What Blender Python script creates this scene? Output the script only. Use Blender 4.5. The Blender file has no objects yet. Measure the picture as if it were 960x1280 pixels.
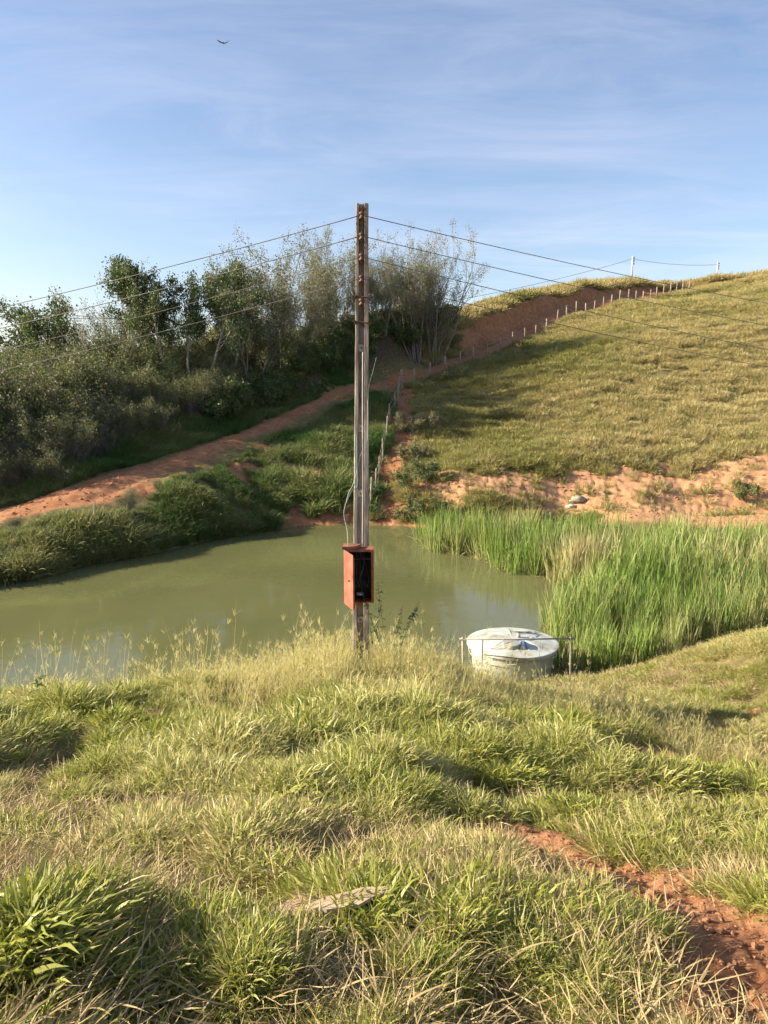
import bpy, math, random
import numpy as np
from mathutils import Vector, Matrix
R = math.radians
rng = np.random.default_rng(7)
random.seed(7)
scene = bpy.context.scene
COL = scene.collection

# ------------------------------------------------------------------ camera
H = 6.0                      # eye height above the water (z = 0)
F = 940.0                    # focal length in photo pixels (photo 960 x 1280)
TH = math.atan(160 / F)      # camera looks down by this angle
cam = bpy.data.cameras.new('camera'); camo = bpy.data.objects.new('camera', cam); COL.objects.link(camo)
camo.location = (0, 0, H); camo.rotation_euler = (math.pi / 2 - TH, 0, 0)
cam.sensor_fit = 'VERTICAL'; cam.sensor_height = 36; cam.lens = 36 * F / 1280
cam.clip_start = 0.1; cam.clip_end = 4000
scene.camera = camo

# ------------------------------------------------------------------ light
SUN_EL, SUN_AZ = R(25), R(-91)      # azimuth from +Y, clockwise (-97 = from the left, a little behind the camera)
world = bpy.data.worlds.new('World'); scene.world = world; world.use_nodes = True
wt = world.node_tree; wn, wl = wt.nodes, wt.links
wn.clear()
wo = wn.new('ShaderNodeOutputWorld'); bg = wn.new('ShaderNodeBackground'); bg.inputs[1].default_value = 0.082
sky = wn.new('ShaderNodeTexSky'); sky.sky_type = 'NISHITA'; sky.sun_disc = False
sky.sun_elevation = SUN_EL; sky.sun_rotation = SUN_AZ
sky.air_density = 1.0; sky.dust_density = 1.3; sky.ozone_density = 2.0; sky.altitude = 300
tc = wn.new('ShaderNodeTexCoord')
sep = wn.new('ShaderNodeSeparateXYZ'); wl.new(tc.outputs['Generated'], sep.inputs[0])
# thin cirrus on a flat layer overhead: project the view direction on a plane
mz = wn.new('ShaderNodeMath'); mz.operation = 'MAXIMUM'; wl.new(sep.outputs[2], mz.inputs[0]); mz.inputs[1].default_value = 0.04
az = wn.new('ShaderNodeMath'); az.operation = 'ADD'; wl.new(mz.outputs[0], az.inputs[0]); az.inputs[1].default_value = 0.12
dx = wn.new('ShaderNodeMath'); dx.operation = 'DIVIDE'; wl.new(sep.outputs[0], dx.inputs[0]); wl.new(az.outputs[0], dx.inputs[1])
dy = wn.new('ShaderNodeMath'); dy.operation = 'DIVIDE'; wl.new(sep.outputs[1], dy.inputs[0]); wl.new(az.outputs[0], dy.inputs[1])
cmb = wn.new('ShaderNodeCombineXYZ'); wl.new(dx.outputs[0], cmb.inputs[0]); wl.new(dy.outputs[0], cmb.inputs[1])
mp = wn.new('ShaderNodeMapping'); wl.new(cmb.outputs[0], mp.inputs[0])
mp.inputs['Rotation'].default_value = (0, 0, R(28)); mp.inputs['Scale'].default_value = (0.75, 1.9, 1)
n1 = wn.new('ShaderNodeTexNoise'); wl.new(mp.outputs[0], n1.inputs['Vector'])
n1.inputs['Scale'].default_value = 1.5; n1.inputs['Detail'].default_value = 9; n1.inputs['Roughness'].default_value = 0.62; n1.inputs['Distortion'].default_value = 0.5
mp2 = wn.new('ShaderNodeMapping'); wl.new(cmb.outputs[0], mp2.inputs[0]); mp2.inputs['Scale'].default_value = (0.5, 0.6, 1); mp2.inputs['Location'].default_value = (3.1, 1.2, 0)
n2 = wn.new('ShaderNodeTexNoise'); wl.new(mp2.outputs[0], n2.inputs['Vector']); n2.inputs['Scale'].default_value = 1.0; n2.inputs['Detail'].default_value = 3
r1 = wn.new('ShaderNodeMapRange'); wl.new(n1.outputs[0], r1.inputs[0]); r1.inputs[1].default_value = 0.36; r1.inputs[2].default_value = 0.78
r2 = wn.new('ShaderNodeMapRange'); wl.new(n2.outputs[0], r2.inputs[0]); r2.inputs[1].default_value = 0.32; r2.inputs[2].default_value = 0.66
mm = wn.new('ShaderNodeMath'); mm.operation = 'MULTIPLY'; wl.new(r1.outputs[0], mm.inputs[0]); wl.new(r2.outputs[0], mm.inputs[1])
mk = wn.new('ShaderNodeMath'); mk.operation = 'MULTIPLY'; wl.new(mm.outputs[0], mk.inputs[0]); mk.inputs[1].default_value = 0.42
mx = wn.new('ShaderNodeMix'); mx.data_type = 'RGBA'; wl.new(mk.outputs[0], mx.inputs[0]); wl.new(sky.outputs[0], mx.inputs[6])
mx.inputs[7].default_value = (5.2, 5.4, 6.0, 1)
tn = wn.new('ShaderNodeMix'); tn.data_type = 'RGBA'; tn.blend_type = 'MULTIPLY'; tn.inputs[0].default_value = 1; tn.inputs[7].default_value = (1.02, .95, .955, 1); wl.new(mx.outputs[2], tn.inputs[6])
wl.new(tn.outputs[2], bg.inputs[0]); wl.new(bg.outputs[0], wo.inputs[0])
sun = bpy.data.lights.new('sun', 'SUN'); sun.energy = 5.0; sun.angle = R(0.5); sun.color = (1.0, 0.88, 0.69)
suno = bpy.data.objects.new('sun', sun); COL.objects.link(suno)
SD = Vector((math.sin(SUN_AZ) * math.cos(SUN_EL), math.cos(SUN_AZ) * math.cos(SUN_EL), math.sin(SUN_EL)))
suno.rotation_euler = SD.to_track_quat('Z', 'Y').to_euler()
scene.view_settings.view_transform = 'Standard'; scene.view_settings.look = 'None'
scene.view_settings.exposure = 1.45; scene.view_settings.gamma = 1.0
scene.cycles.max_bounces = 5; scene.cycles.diffuse_bounces = 2; scene.cycles.transmission_bounces = 3
scene.cycles.use_adaptive_sampling = True; scene.cycles.adaptive_threshold = 0.03
scene.cycles.use_denoising = True

# ------------------------------------------------------------------ measuring helpers
def ray(u, v):
    a, b = (u - 480) / F, (v - 640) / F
    return np.array([a, math.cos(TH) - b * math.sin(TH), -math.sin(TH) - b * math.cos(TH)])
def P(u, v, y):
    d = ray(u, v); return np.array([0, 0, H]) + d * (y / d[1])
def W(u, v, z=0.0):
    d = ray(u, v); return np.array([0, 0, H]) + d * ((z - H) / d[2])

# ------------------------------------------------------------------ noise
_perm = np.random.default_rng(3).permutation(512)
_val = np.random.default_rng(4).random(512)
def vnoise(x, y):
    xi = np.floor(x).astype(int); yi = np.floor(y).astype(int)
    fx, fy = x - xi, y - yi
    fx = fx * fx * (3 - 2 * fx); fy = fy * fy * (3 - 2 * fy)
    h = lambda i, j: _val[_perm[(_perm[i & 511] + j) & 511]]
    return (h(xi, yi) * (1 - fx) + h(xi + 1, yi) * fx) * (1 - fy) + (h(xi, yi + 1) * (1 - fx) + h(xi + 1, yi + 1) * fx) * fy
def fbm(x, y, o=4):
    s, a, t = 0, 1, 0
    for k in range(o):
        s = s + a * vnoise(x * 2 ** k + 17.3 * k, y * 2 ** k + 5.1 * k); t += a; a *= 0.5
    return s / t
def sm(a, b, x):
    t = np.clip((x - a) / (b - a), 0, 1); return t * t * (3 - 2 * t)

# ------------------------------------------------------------------ terrain height
ctrl = []
def px(*pts):
    for u, v, y in pts: ctrl.append(P(u, v, y))
def xyz(*pts):
    for p in pts: ctrl.append(np.array(p, float))
def shore(z, *pts):
    for u, v in pts: ctrl.append(W(u, v, z))
# the bank the photographer stands on
xyz((0, 0, 4.42), (-2, 0.6, 4.42), (2.5, 0.6, 4.35), (0, -10, 4.8), (-20, -10, 4.8), (20, -10, 4.6), (0, 1.7, 4.36), (-2, 1.7, 4.4), (1.6, 2.0, 4.1),
    (0, 3.5, 3.62), (-2.4, 3.5, 3.72), (2.2, 3.4, 3.5), (0, 5, 3.12), (-3.2, 5, 3.2), (3, 5, 2.85), (0, 7, 2.6), (-4.5, 7, 2.66), (4.2, 7, 1.95),
    (-15, 5, 3.4), (-10, 9, 2.0), (-5.5, 9, 1.98), (-2.5, 9, 2.1), (0, 9.4, 2.15), (2.2, 9, 1.75), (4.5, 9.5, 1.2), (-.3, 10.5, 1.86), (9, 5, 2.6), (15, 5, 3.4), (9, 9, 1.8),
    (6.6, 13.5, 1.25), (8.5, 13.3, 1.6), (4.9, 13.4, 0.72), (3.4, 13.3, 0.42), (5.8, 11, 1.05), (2.4, 12.8, 0.45), (12, 14, 1.6),
    (-10, 12.9, 0.0), (-5, 13.0, 0.0), (-2.5, 13.3, 0), (0, 13.4, 0.0), (1.4, 13.9, 0.0), (-7, 11.2, .95), (-3, 11.4, .95), (0.3, 11.9, 1.0), (1.6, 12, .8),
    (2.6, 15.4, -0.12), (4.3, 15.3, 0.02), (5.5, 15.1, 0.12), (8, 15.6, 0.3), (12, 18, .5))
# pond bed
xyz((-8, 16.5, -1.2), (-3, 18, -1.3), (0, 23, -1.4), (3, 19, -.9), (-3, 27, -1.2), (-10, 19, -1), (1, 16.5, -.9), (-16, 17, -.8), (1.6, 28.5, -.7), (4.4, 20, -.5), (-24, 16, 1.2))
# shore lines
shore(0, (0, 730), (100, 709), (200, 690), (270, 674), (350, 661), (450, 655), (520, 659), (590, 696), (660, 715), (738, 737), (700, 770), (688, 800))
shore(0.06, (620, 660), (700, 680), (800, 700), (900, 720), (960, 690), (800, 770), (900, 780), (700, 655), (620, 680))
xyz((12, 26, 0.25), (16, 24, .4), (20, 20, 1.5), (40, 20, 4))
# terrace, red bank, hill
px((780, 652, 29.3), (960, 655, 28.5), (860, 648, 30.5), (600, 640, 31.5), (660, 640, 31.8), (740, 640, 31.8), (860, 638, 32), (960, 632, 32.2), (545, 640, 32.2),
   (545, 597, 34), (600, 594, 34), (660, 598, 34), (740, 606, 33.8), (800, 604, 33.8), (860, 603, 34), (920, 596, 34), (960, 588, 34.2), (700, 560, 37), (850, 560, 37.5), (560, 570, 38), (620, 560, 39),
   (800, 500, 45), (930, 500, 45), (680, 500, 46), (600, 510, 47), (560, 520, 45), (800, 420, 58), (930, 420, 57), (700, 440, 57), (640, 450, 58), (600, 470, 54),
   (870, 351, 98), (845, 355, 95), (960, 338, 90), (900, 345, 95), (880, 380, 72), (960, 375, 70), (780, 385, 76))
xyz((50, 60, 14), (70, 90, 22), (60, 40, 11), (45, 110, 20), (80, 60, 18))
# road line (also its fence side) and the bank beyond it
px((0, 660, 25), (0, 632, 28.6), (100, 628, 27.5), (190, 592, 31.5), (250, 573, 34.5), (300, 550, 38), (400, 507, 45.5), (470, 487, 50), (502, 487, 52), (540, 468, 56), (592, 452, 61), (660, 424, 68), (740, 393, 78), (800, 374, 87))
px((190, 578, 33.6), (290, 540, 40), (400, 496, 47.5), (470, 478, 52.5), (540, 458, 58.5), (600, 438, 64), (660, 412, 71), (740, 384, 81), (800, 367, 89))
px((400, 482, 48.8), (470, 450, 55), (540, 436, 61), (600, 420, 67.5), (660, 396, 73.5), (740, 373, 83.5), (800, 360, 91))
px((490, 428, 72), (575, 402, 76), (660, 378, 84), (740, 362, 92), (800, 356, 98), (290, 522, 42), (0, 600, 32), (0, 560, 38), (150, 556, 38), (300, 505, 50), (200, 510, 50))
xyz((-40, 32, 2.6), (-60, 55, 4), (-45, 75, 5), (-20, 75, 6.5), (-60, 120, 4), (0, 120, 7), (40, 140, 14), (-5, 95, 8), (20, 118, 13.5))
# the slope between road and pond
px((300, 605, 33.5), (380, 560, 39), (400, 600, 35.5), (430, 540, 42), (450, 620, 34), (200, 640, 28.6), (60, 690, 24.1), (130, 665, 26.3), (380, 530, 42.5), (490, 560, 40.5), (485, 610, 36), (250, 625, 30), (330, 640, 32))
C = np.array(ctrl)
def _phi(r2): return np.where(r2 > 1e-12, 0.5 * r2 * np.log(np.maximum(r2, 1e-12)), 0)
S = 40.0
def _solve():
    xy = C[:, :2] / S; n = len(C)
    d2 = ((xy[:, None] - xy[None]) ** 2).sum(-1)
    A = np.zeros((n + 3, n + 3)); A[:n, :n] = _phi(d2) + np.eye(n) * 1.5e-5
    A[:n, n] = 1; A[:n, n + 1:] = xy; A[n, :n] = 1; A[n + 1:, :n] = xy.T
    b = np.zeros(n + 3); b[:n] = C[:, 2]
    return np.linalg.solve(A, b)
_w = _solve()
def Z0(x, y):
    x = np.asarray(x, float); y = np.asarray(y, float); shp = x.shape
    q = np.stack([x.ravel(), y.ravel()], 1) / S; out = np.empty(len(q)); xy = C[:, :2] / S
    for i in range(0, len(q), 20000):
        s = q[i:i + 20000]; d2 = ((s[:, None] - xy[None]) ** 2).sum(-1)
        out[i:i + 20000] = _phi(d2) @ _w[:-3] + _w[-3] + s @ _w[-2:]
    r = np.hypot(q[:, 0], q[:, 1]) * S
    t = sm(120, 190, r); out = np.clip(out, -1.6, 30) * (1 - t) + 5.0 * t
    back = sm(0, -12, q[:, 1] * S); out = out * (1 - back) + 4.8 * back
    return out.reshape(shp)
def hit(u, v, y0=0.8, y1=130):
    ys = np.geomspace(y0, y1, 1500); d = ray(u, v); t = ys / d[1]
    x = d[0] * t; z = H + d[2] * t; g = Z0(x, ys)
    k = np.where(z < g)[0]
    k = k[0] if len(k) else len(ys) - 1
    return np.array([x[k], ys[k], g[k]])
def hitn(u, v, y0=0.8, y1=14):
    ys = np.geomspace(y0, y1, 600); d = ray(u, v); t = ys / d[1]; x = d[0] * t; g = Z(x, ys); k = np.where(H + d[2] * t < g + .08)[0]
    k = k[0] if len(k) else len(ys) - 1
    return np.array([x[k], ys[k], g[k]])
def poly(*uv, **k): return np.array([hit(u, v, **k)[:2] for u, v in uv])
def dist(x, y, pl):
    best = np.full(x.shape, 1e9)
    for a, b in zip(pl[:-1], pl[1:]):
        ab = b - a; t = np.clip(((x - a[0]) * ab[0] + (y - a[1]) * ab[1]) / (ab @ ab + 1e-9), 0, 1)
        best = np.minimum(best, np.hypot(x - a[0] - t * ab[0], y - a[1] - t * ab[1]))
    return best
def pts3(*p): return np.array([P(*q)[:2] for q in p])
ROAD = pts3((-300, 690, 20), (-100, 660, 24.5), (0, 646, 26.6), (100, 624, 28.4), (190, 586, 32.4), (250, 568, 35.4), (300, 546, 39), (400, 502, 46.4), (470, 483, 51.2), (540, 464, 57.3), (600, 445, 62.8), (660, 418, 69.5), (740, 389, 79.5), (800, 371, 88), (860, 356, 98))
CUT = pts3((575, 434, 63), (600, 428, 66), (660, 404, 72.3), (740, 378, 82.3), (800, 362, 90), (850, 353, 98))
LOWBANK = pts3((540, 612, 33.2), (600, 610, 33.2), (660, 612, 33.2), (740, 622, 33), (800, 622, 33), (860, 620, 33), (960, 605, 33.3), (1100, 590, 34))
TERRACE = pts3((800, 648, 30.6), (880, 650, 30.2), (960, 650, 30), (1150, 655, 29.5))
STRIP = poly((508, 493), (500, 530), (497, 560), (490, 600), (484, 630), (486, 648))
GASH = poly((628, 1052), (690, 1062), (780, 1085), (850, 1120), (905, 1165), (975, 1240))
RUT = poly((985, 985), (900, 955), (835, 945))
PATCHES = [(hit(u, v)[:2], r) for u, v, r in ((350, 650, 1.0), (380, 648, 1.2), (410, 648, 1.0), (385, 592, 1.5), (402, 604, 1.3), (300, 598, .9), (316, 588, .8), (185, 614, .8), (740, 893, .35), (440, 640, 1.0), (330, 560, .7), (520, 655, .9), (230, 600, .6),
    (640, 925, .22), (620, 940, .2), (120, 1020, .12), (560, 1030, .16), (945, 895, .4))]
DIRT_N = lambda x, y: fbm(x * 1.3, y * 1.3, 4)
def soil(x, y):
    n = DIRT_N(x, y) - 0.5; nf = fbm(x * 6, y * 6, 3) - 0.5
    m = 0 * x
    d = dist(x, y, ROAD); m = np.maximum(m, sm(1.6, 1.0, d + n * .9 + .7 * sm(27, 40, y)))
    d = dist(x, y, CUT); m = np.maximum(m, sm(1.9, 1.2, d + n * 1.0 + .7 * sm(74, 64, y)))
    d = dist(x, y, LOWBANK); m = np.maximum(m, sm(1.5, .8, d + n * 2.2 + nf * .9 - 1.1 * sm(6, 11, x)))
    d = dist(x, y, TERRACE); m = np.maximum(m, sm(2.1, 1.3, d + n * 1.4))
    d = dist(x, y, STRIP); m = np.maximum(m, sm(1.0, .5, d + n * 1.3))
    d = dist(x, y, GASH); m = np.maximum(m, sm(.46, .24, d + nf * .5 + n * .3 - .05 * np.clip(x - .6, 0, 2)))
    d = dist(x, y, RUT); m = np.maximum(m, .85 * sm(1.3, .5, d + nf * .6 + n * .4))
    for c, r in PATCHES:
        m = np.maximum(m, sm(r, r * .55, np.hypot(x - c[0], y - c[1]) + n * r * 1.4 + nf * r * .7))
    return m
def Z(x, y, sl=None):
    z = Z0(x, y); s = soil(x, y) if sl is None else sl
    r = np.hypot(x, y)
    near = 1 - sm(11, 14, y)
    lump = (fbm(x * 1.15 + 4, y * 1.15, 3) - .55) * .38 + (fbm(x * 3.1, y * 3.1 + 9, 2) - .5) * .24
    gash = sm(.42, .12, dist(x, y, GASH)) * .07
    z = z + near * (lump * (1 - .85 * sm(.9, .3, dist(x, y, GASH))) * (1 - .55 * s) - gash + s * (fbm(x * 14, y * 14, 3) - .5) * .07)
    hill = sm(27, 34, y) * (1 - sm(110, 130, r))
    rdist = dist(x, y, ROAD); rd = sm(1.6, .8, rdist); z = z - 1.1 * sm(72, 90, y) * sm(24, 38, x) * hill
    yr = np.interp(x, ROAD[:, 0], ROAD[:, 1]); far = (y > yr)
    z = z + hill * far * sm(1.5, 2.5, rdist) * (1 - sm(2.6, 10, rdist)) * (.5 + 1.1 * sm(-6, 2, x) - 1.1 * sm(74, 92, y)) * sm(-14, -8, x)
    z = z + hill * (1 - rd) * ((fbm(x * .22, y * .22, 3) - .5) * .7 * sm(34, 44, y) + (fbm(x * .9 + 3, y * 1.3, 3) - .5) * .26 - .09 * (fbm(x * .25, y * .25, 2) > .45) * np.exp(-((((y * .75 + 2.2 * fbm(x * .06, y * .06, 2)) % 1.9) - .9) / .22) ** 2))
    z = z + hill * s * (1 - rd) * ((fbm(x * 7.5, y * 5.2, 4) - .5) * .24 + (fbm(x * 1.4, y * 2, 2) - .5) * .12)
    # ruts worn into the road
    dr = dist(x, y, ROAD); z = z - hill * .0 - .07 * np.exp(-((dr - .75) / .22) ** 2) + rd * (fbm(x * 1.8, y * 1.8, 3) - .5) * .12
    slope = sm(22, 25, y) * (1 - sm(33, 37, y)) * (x < 2) * sm(0.05, .6, z)
    z = z + slope * (fbm(x * .7, y * .7, 3) - .5) * .6 * (1 - rd)
    return z

# ------------------------------------------------------------------ mesh helpers
def mesh_np(name, verts, faces, mat=None, smooth=True, attrs=None, parent=None, link=True):
    """faces: int array (n,k) or list of such arrays"""
    me = bpy.data.meshes.new(name)
    fl = faces if isinstance(faces, list) else [faces]
    fl = [np.asarray(f, dtype=np.int32) for f in fl if len(f)]
    nv = len(verts); tot = sum(f.size for f in fl); nf = sum(len(f) for f in fl)
    me.vertices.add(nv); me.vertices.foreach_set('co', np.asarray(verts, dtype=np.float32).ravel())
    me.loops.add(tot); me.loops.foreach_set('vertex_index', np.concatenate([f.ravel() for f in fl]))
    me.polygons.add(nf)
    sizes = np.concatenate([np.full(len(f), f.shape[1]) for f in fl])
    me.polygons.foreach_set('loop_start', np.concatenate([[0], np.cumsum(sizes)[:-1]]).astype(np.int32))
    me.update(calc_edges=True)
    me.polygons.foreach_set('use_smooth', np.full(nf, smooth))
    if attrs:
        for k, a in attrs.items():
            at = me.attributes.new(k, 'FLOAT', 'POINT'); at.data.foreach_set('value', np.asarray(a, dtype=np.float32))
    if mat: me.materials.append(mat)
    me.validate()
    o = bpy.data.objects.new(name, me)
    if link: COL.objects.link(o)
    if parent: o.parent = parent
    return o
def tag(o, label=None, cat=None, group=None, kind=None):
    if label: o['label'] = label
    if cat: o['category'] = cat
    if group: o['group'] = group
    if kind: o['kind'] = kind
    return o
def empty(name, loc, rz=0):
    o = bpy.data.objects.new(name, None); COL.objects.link(o); o.location = loc; o.rotation_euler.z = rz
    o.empty_display_size = .1
    return o
class MB:
    def __init__(s): s.v = []; s.f = []
    def quad_hull(s, c8):      # 8 corners, bottom 4 then top 4 (ccw)
        b = len(s.v); s.v += [tuple(c) for c in c8]
        for q in ((0, 3, 2, 1), (4, 5, 6, 7), (0, 1, 5, 4), (1, 2, 6, 5), (2, 3, 7, 6), (3, 0, 4, 7)): s.f.append([b + i for i in q])
        return s
    def box(s, x0, y0, z0, x1, y1, z1):
        return s.quad_hull([(x0, y0, z0), (x1, y0, z0), (x1, y1, z0), (x0, y1, z0), (x0, y0, z1), (x1, y0, z1), (x1, y1, z1), (x0, y1, z1)])
    def tube(s, pts, rad, n=8, cap=True):
        pts = [Vector(p) for p in pts]; rad = rad if hasattr(rad, '__len__') else [rad] * len(pts)
        b = len(s.v); t0 = (pts[1] - pts[0]).normalized()
        up = Vector((0, 0, 1)) if abs(t0.z) < .9 else Vector((1, 0, 0))
        nx = t0.cross(up).normalized()
        for i, p in enumerate(pts):
            t = (pts[min(i + 1, len(pts) - 1)] - pts[max(i - 1, 0)]).normalized()
            nx = (nx - t * nx.dot(t)).normalized(); ny = t.cross(nx)
            for k in range(n):
                a = 2 * math.pi * k / n; s.v.append(tuple(p + (nx * math.cos(a) + ny * math.sin(a)) * rad[i]))
        for i in range(len(pts) - 1):
            for k in range(n):
                s.f.append([b + i * n + k, b + i * n + (k + 1) % n, b + (i + 1) * n + (k + 1) % n, b + (i + 1) * n + k])
        if cap:
            s.f.append([b + k for k in range(n)][::-1]); s.f.append([b + (len(pts) - 1) * n + k for k in range(n)])
        return s
    def lathe(s, prof, n=48, c=(0, 0, 0), rfun=None):
        b = len(s.v)
        for r, z in prof:
            for k in range(n):
                a = 2 * math.pi * k / n; rr = r; zz = z
                if rfun: rr, zz = rfun(r, z, a)
                s.v.append((c[0] + rr * math.cos(a), c[1] + rr * math.sin(a), c[2] + zz))
        for i in range(len(prof) - 1):
            for k in range(n): s.f.append([b + i * n + k, b + i * n + (k + 1) % n, b + (i + 1) * n + (k + 1) % n, b + (i + 1) * n + k])
        return s
    def build(s, name, mat, parent=None, smooth=False, bevel=0):
        me = bpy.data.meshes.new(name); me.from_pydata(s.v, [], s.f); me.update(); me.validate()
        if smooth: me.polygons.foreach_set('use_smooth', [True] * len(me.polygons))
        me.materials.append(mat); o = bpy.data.objects.new(name, me); COL.objects.link(o)
        if name in ('body', 'lid', 'hatch', 'cover_cap'): e_ = o.modifiers.new('crisp', 'EDGE_SPLIT'); e_.split_angle = R(28)
        if parent: o.parent = parent
        if bevel:
            m = o.modifiers.new('bevel', 'BEVEL'); m.width = bevel; m.segments = 2; m.limit_method = 'ANGLE'
        return o

# ------------------------------------------------------------------ materials
def mat_new(name):
    m = bpy.data.materials.new(name); m.use_nodes = True
    nt = m.node_tree; b = nt.nodes['Principled BSDF']
    return m, nt, nt.nodes, nt.links, b
def ramp(nodes, stops):
    r = nodes.new('ShaderNodeValToRGB'); e = r.color_ramp.elements
    while len(e) < len(stops): e.new(0.5)
    for i, (p, c) in enumerate(stops): e[i].position = p; e[i].color = (*c, 1)
    return r
def noise(nodes, links, scale, detail=4, rough=.55, vec=None, coord='Object', stretch=None):
    t = nodes.new('ShaderNodeTexCoord'); n = nodes.new('ShaderNodeTexNoise')
    n.inputs['Scale'].default_value = scale; n.inputs['Detail'].default_value = detail; n.inputs['Roughness'].default_value = rough
    if stretch:
        m = nodes.new('ShaderNodeMapping'); m.inputs['Scale'].default_value = stretch
        links.new(t.outputs[coord], m.inputs[0]); links.new(m.outputs[0], n.inputs['Vector'])
    else: links.new(t.outputs[coord], n.inputs['Vector'])
    return n
def simple(name, stops, scale=8, rough=.8, spec=.3, bump=.2, bscale=None, metallic=0, stretch=None, detail=5, bdist=.01):
    m, nt, N, L, b = mat_new(name)
    n = noise(N, L, scale, detail, .6, stretch=stretch); r = ramp(N, stops); L.new(n.outputs[0], r.inputs[0]); L.new(r.outputs[0], b.inputs['Base Color'])
    b.inputs['Roughness'].default_value = rough; b.inputs['Specular IOR Level'].default_value = spec; b.inputs['Metallic'].default_value = metallic
    if bump:
        n2 = noise(N, L, bscale or scale * 3, 6, .65, stretch=stretch); bp = N.new('ShaderNodeBump'); bp.inputs['Strength'].default_value = bump; bp.inputs['Distance'].default_value = bdist
        L.new(n2.outputs[0], bp.inputs['Height']); L.new(bp.outputs[0], b.inputs['Normal'])
    return m
def leafy(name, green, dark, straw, trans=.35, rough=.55, spec=.25, inst=True, gvar=.5):
    """thin plant matter: 'tint' says how dry a blade is, 'dry' how dry its clump is"""
    m, nt, N, L, b = mat_new(name)
    a = N.new('ShaderNodeAttribute'); a.attribute_name = 'tint'
    fac = a.outputs['Fac']
    if inst:
        d = N.new('ShaderNodeAttribute'); d.attribute_type = 'INSTANCER'; d.attribute_name = 'dry'
        ad = N.new('ShaderNodeMath'); ad.operation = 'ADD'; ad.use_clamp = True; L.new(fac, ad.inputs[0]); L.new(d.outputs['Fac'], ad.inputs[1]); fac = ad.outputs[0]
    oi = N.new('ShaderNodeObjectInfo')
    v = N.new('ShaderNodeMix'); v.data_type = 'RGBA'; v.inputs[6].default_value = (*green, 1); v.inputs[7].default_value = (*dark, 1)
    g = N.new('ShaderNodeAttribute'); g.attribute_name = 'var'
    av = N.new('ShaderNodeMath'); av.operation = 'MULTIPLY_ADD'; L.new(oi.outputs['Random'], av.inputs[0]); av.inputs[1].default_value = gvar; L.new(g.outputs['Fac'], av.inputs[2]); av.use_clamp = True
    L.new(av.outputs[0], v.inputs[0])
    c = N.new('ShaderNodeMix'); c.data_type = 'RGBA'; L.new(fac, c.inputs[0]); L.new(v.outputs[2], c.inputs[6]); c.inputs[7].default_value = (*straw, 1)
    L.new(c.outputs[2], b.inputs['Base Color']); b.inputs['Roughness'].default_value = rough; b.inputs['Specular IOR Level'].default_value = spec
    t = N.new('ShaderNodeBsdfTranslucent'); L.new(c.outputs[2], t.inputs[0])
    mix = N.new('ShaderNodeMixShader'); mix.inputs[0].default_value = trans; L.new(b.outputs[0], mix.inputs[1]); L.new(t.outputs[0], mix.inputs[2])
    L.new(mix.outputs[0], N['Material Output'].inputs[0])
    return m

# terrain material: bare red earth where 'soil', thatch and litter elsewhere
def terrain_mat():
    m, nt, N, L, b = mat_new('terrain')
    s = N.new('ShaderNodeAttribute'); s.attribute_name = 'soil'
    lit = N.new('ShaderNodeAttribute'); lit.attribute_name = 'litter'
    n = noise(N, L, 3.0, 8, .7); r = ramp(N, [(.3, (.25, .105, .048)), (.5, (.36, .175, .085)), (.7, (.46, .26, .145))]); L.new(n.outputs[0], r.inputs[0])
    n0 = noise(N, L, .35, 4, .6); rr = ramp(N, [(.35, (.78, .7, .66)), (.65, (1, 1, 1))]); L.new(n0.outputs[0], rr.inputs[0])
    ml = N.new('ShaderNodeMix'); ml.data_type = 'RGBA'; ml.blend_type = 'MULTIPLY'; ml.inputs[0].default_value = .8; L.new(r.outputs[0], ml.inputs[6]); L.new(rr.outputs[0], ml.inputs[7])
    g = noise(N, L, 5, 8, .7); gr = ramp(N, [(.3, (.07, .06, .025)), (.5, (.15, .125, .05)), (.7, (.26, .20, .09))]); L.new(g.outputs[0], gr.inputs[0])
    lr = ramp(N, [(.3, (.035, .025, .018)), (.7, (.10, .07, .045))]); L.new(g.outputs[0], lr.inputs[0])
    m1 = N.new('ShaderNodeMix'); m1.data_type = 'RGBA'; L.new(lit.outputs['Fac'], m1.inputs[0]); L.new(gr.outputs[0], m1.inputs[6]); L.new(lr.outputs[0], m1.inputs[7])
    mx = N.new('ShaderNodeMix'); mx.data_type = 'RGBA'; L.new(s.outputs['Fac'], mx.inputs[0]); 
    pa = N.new('ShaderNodeAttribute'); pa.attribute_name = 'pale'; pr = ramp(N, [(.3, (.32, .165, .08)), (.5, (.42, .235, .12)), (.7, (.50, .30, .17))]); L.new(n.outputs[0], pr.inputs[0])
    mp_ = N.new('ShaderNodeMix'); mp_.data_type = 'RGBA'; L.new(pa.outputs['Fac'], mp_.inputs[0]); L.new(ml.outputs[2], mp_.inputs[6]); L.new(pr.outputs[0], mp_.inputs[7])
    L.new(m1.outputs[2], mx.inputs[6]); L.new(mp_.outputs[2], mx.inputs[7])
    L.new(mx.outputs[2], b.inputs['Base Color']); b.inputs['Roughness'].default_value = .95; b.inputs['Specular IOR Level'].default_value = .12
    n3 = noise(N, L, 22, 8, .7); bp = N.new('ShaderNodeBump'); bp.inputs['Strength'].default_value = .7; bp.inputs['Distance'].default_value = .03
    L.new(n3.outputs[0], bp.inputs['Height']); L.new(bp.outputs[0], b.inputs['Normal'])
    return m
M_TER = terrain_mat()

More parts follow.
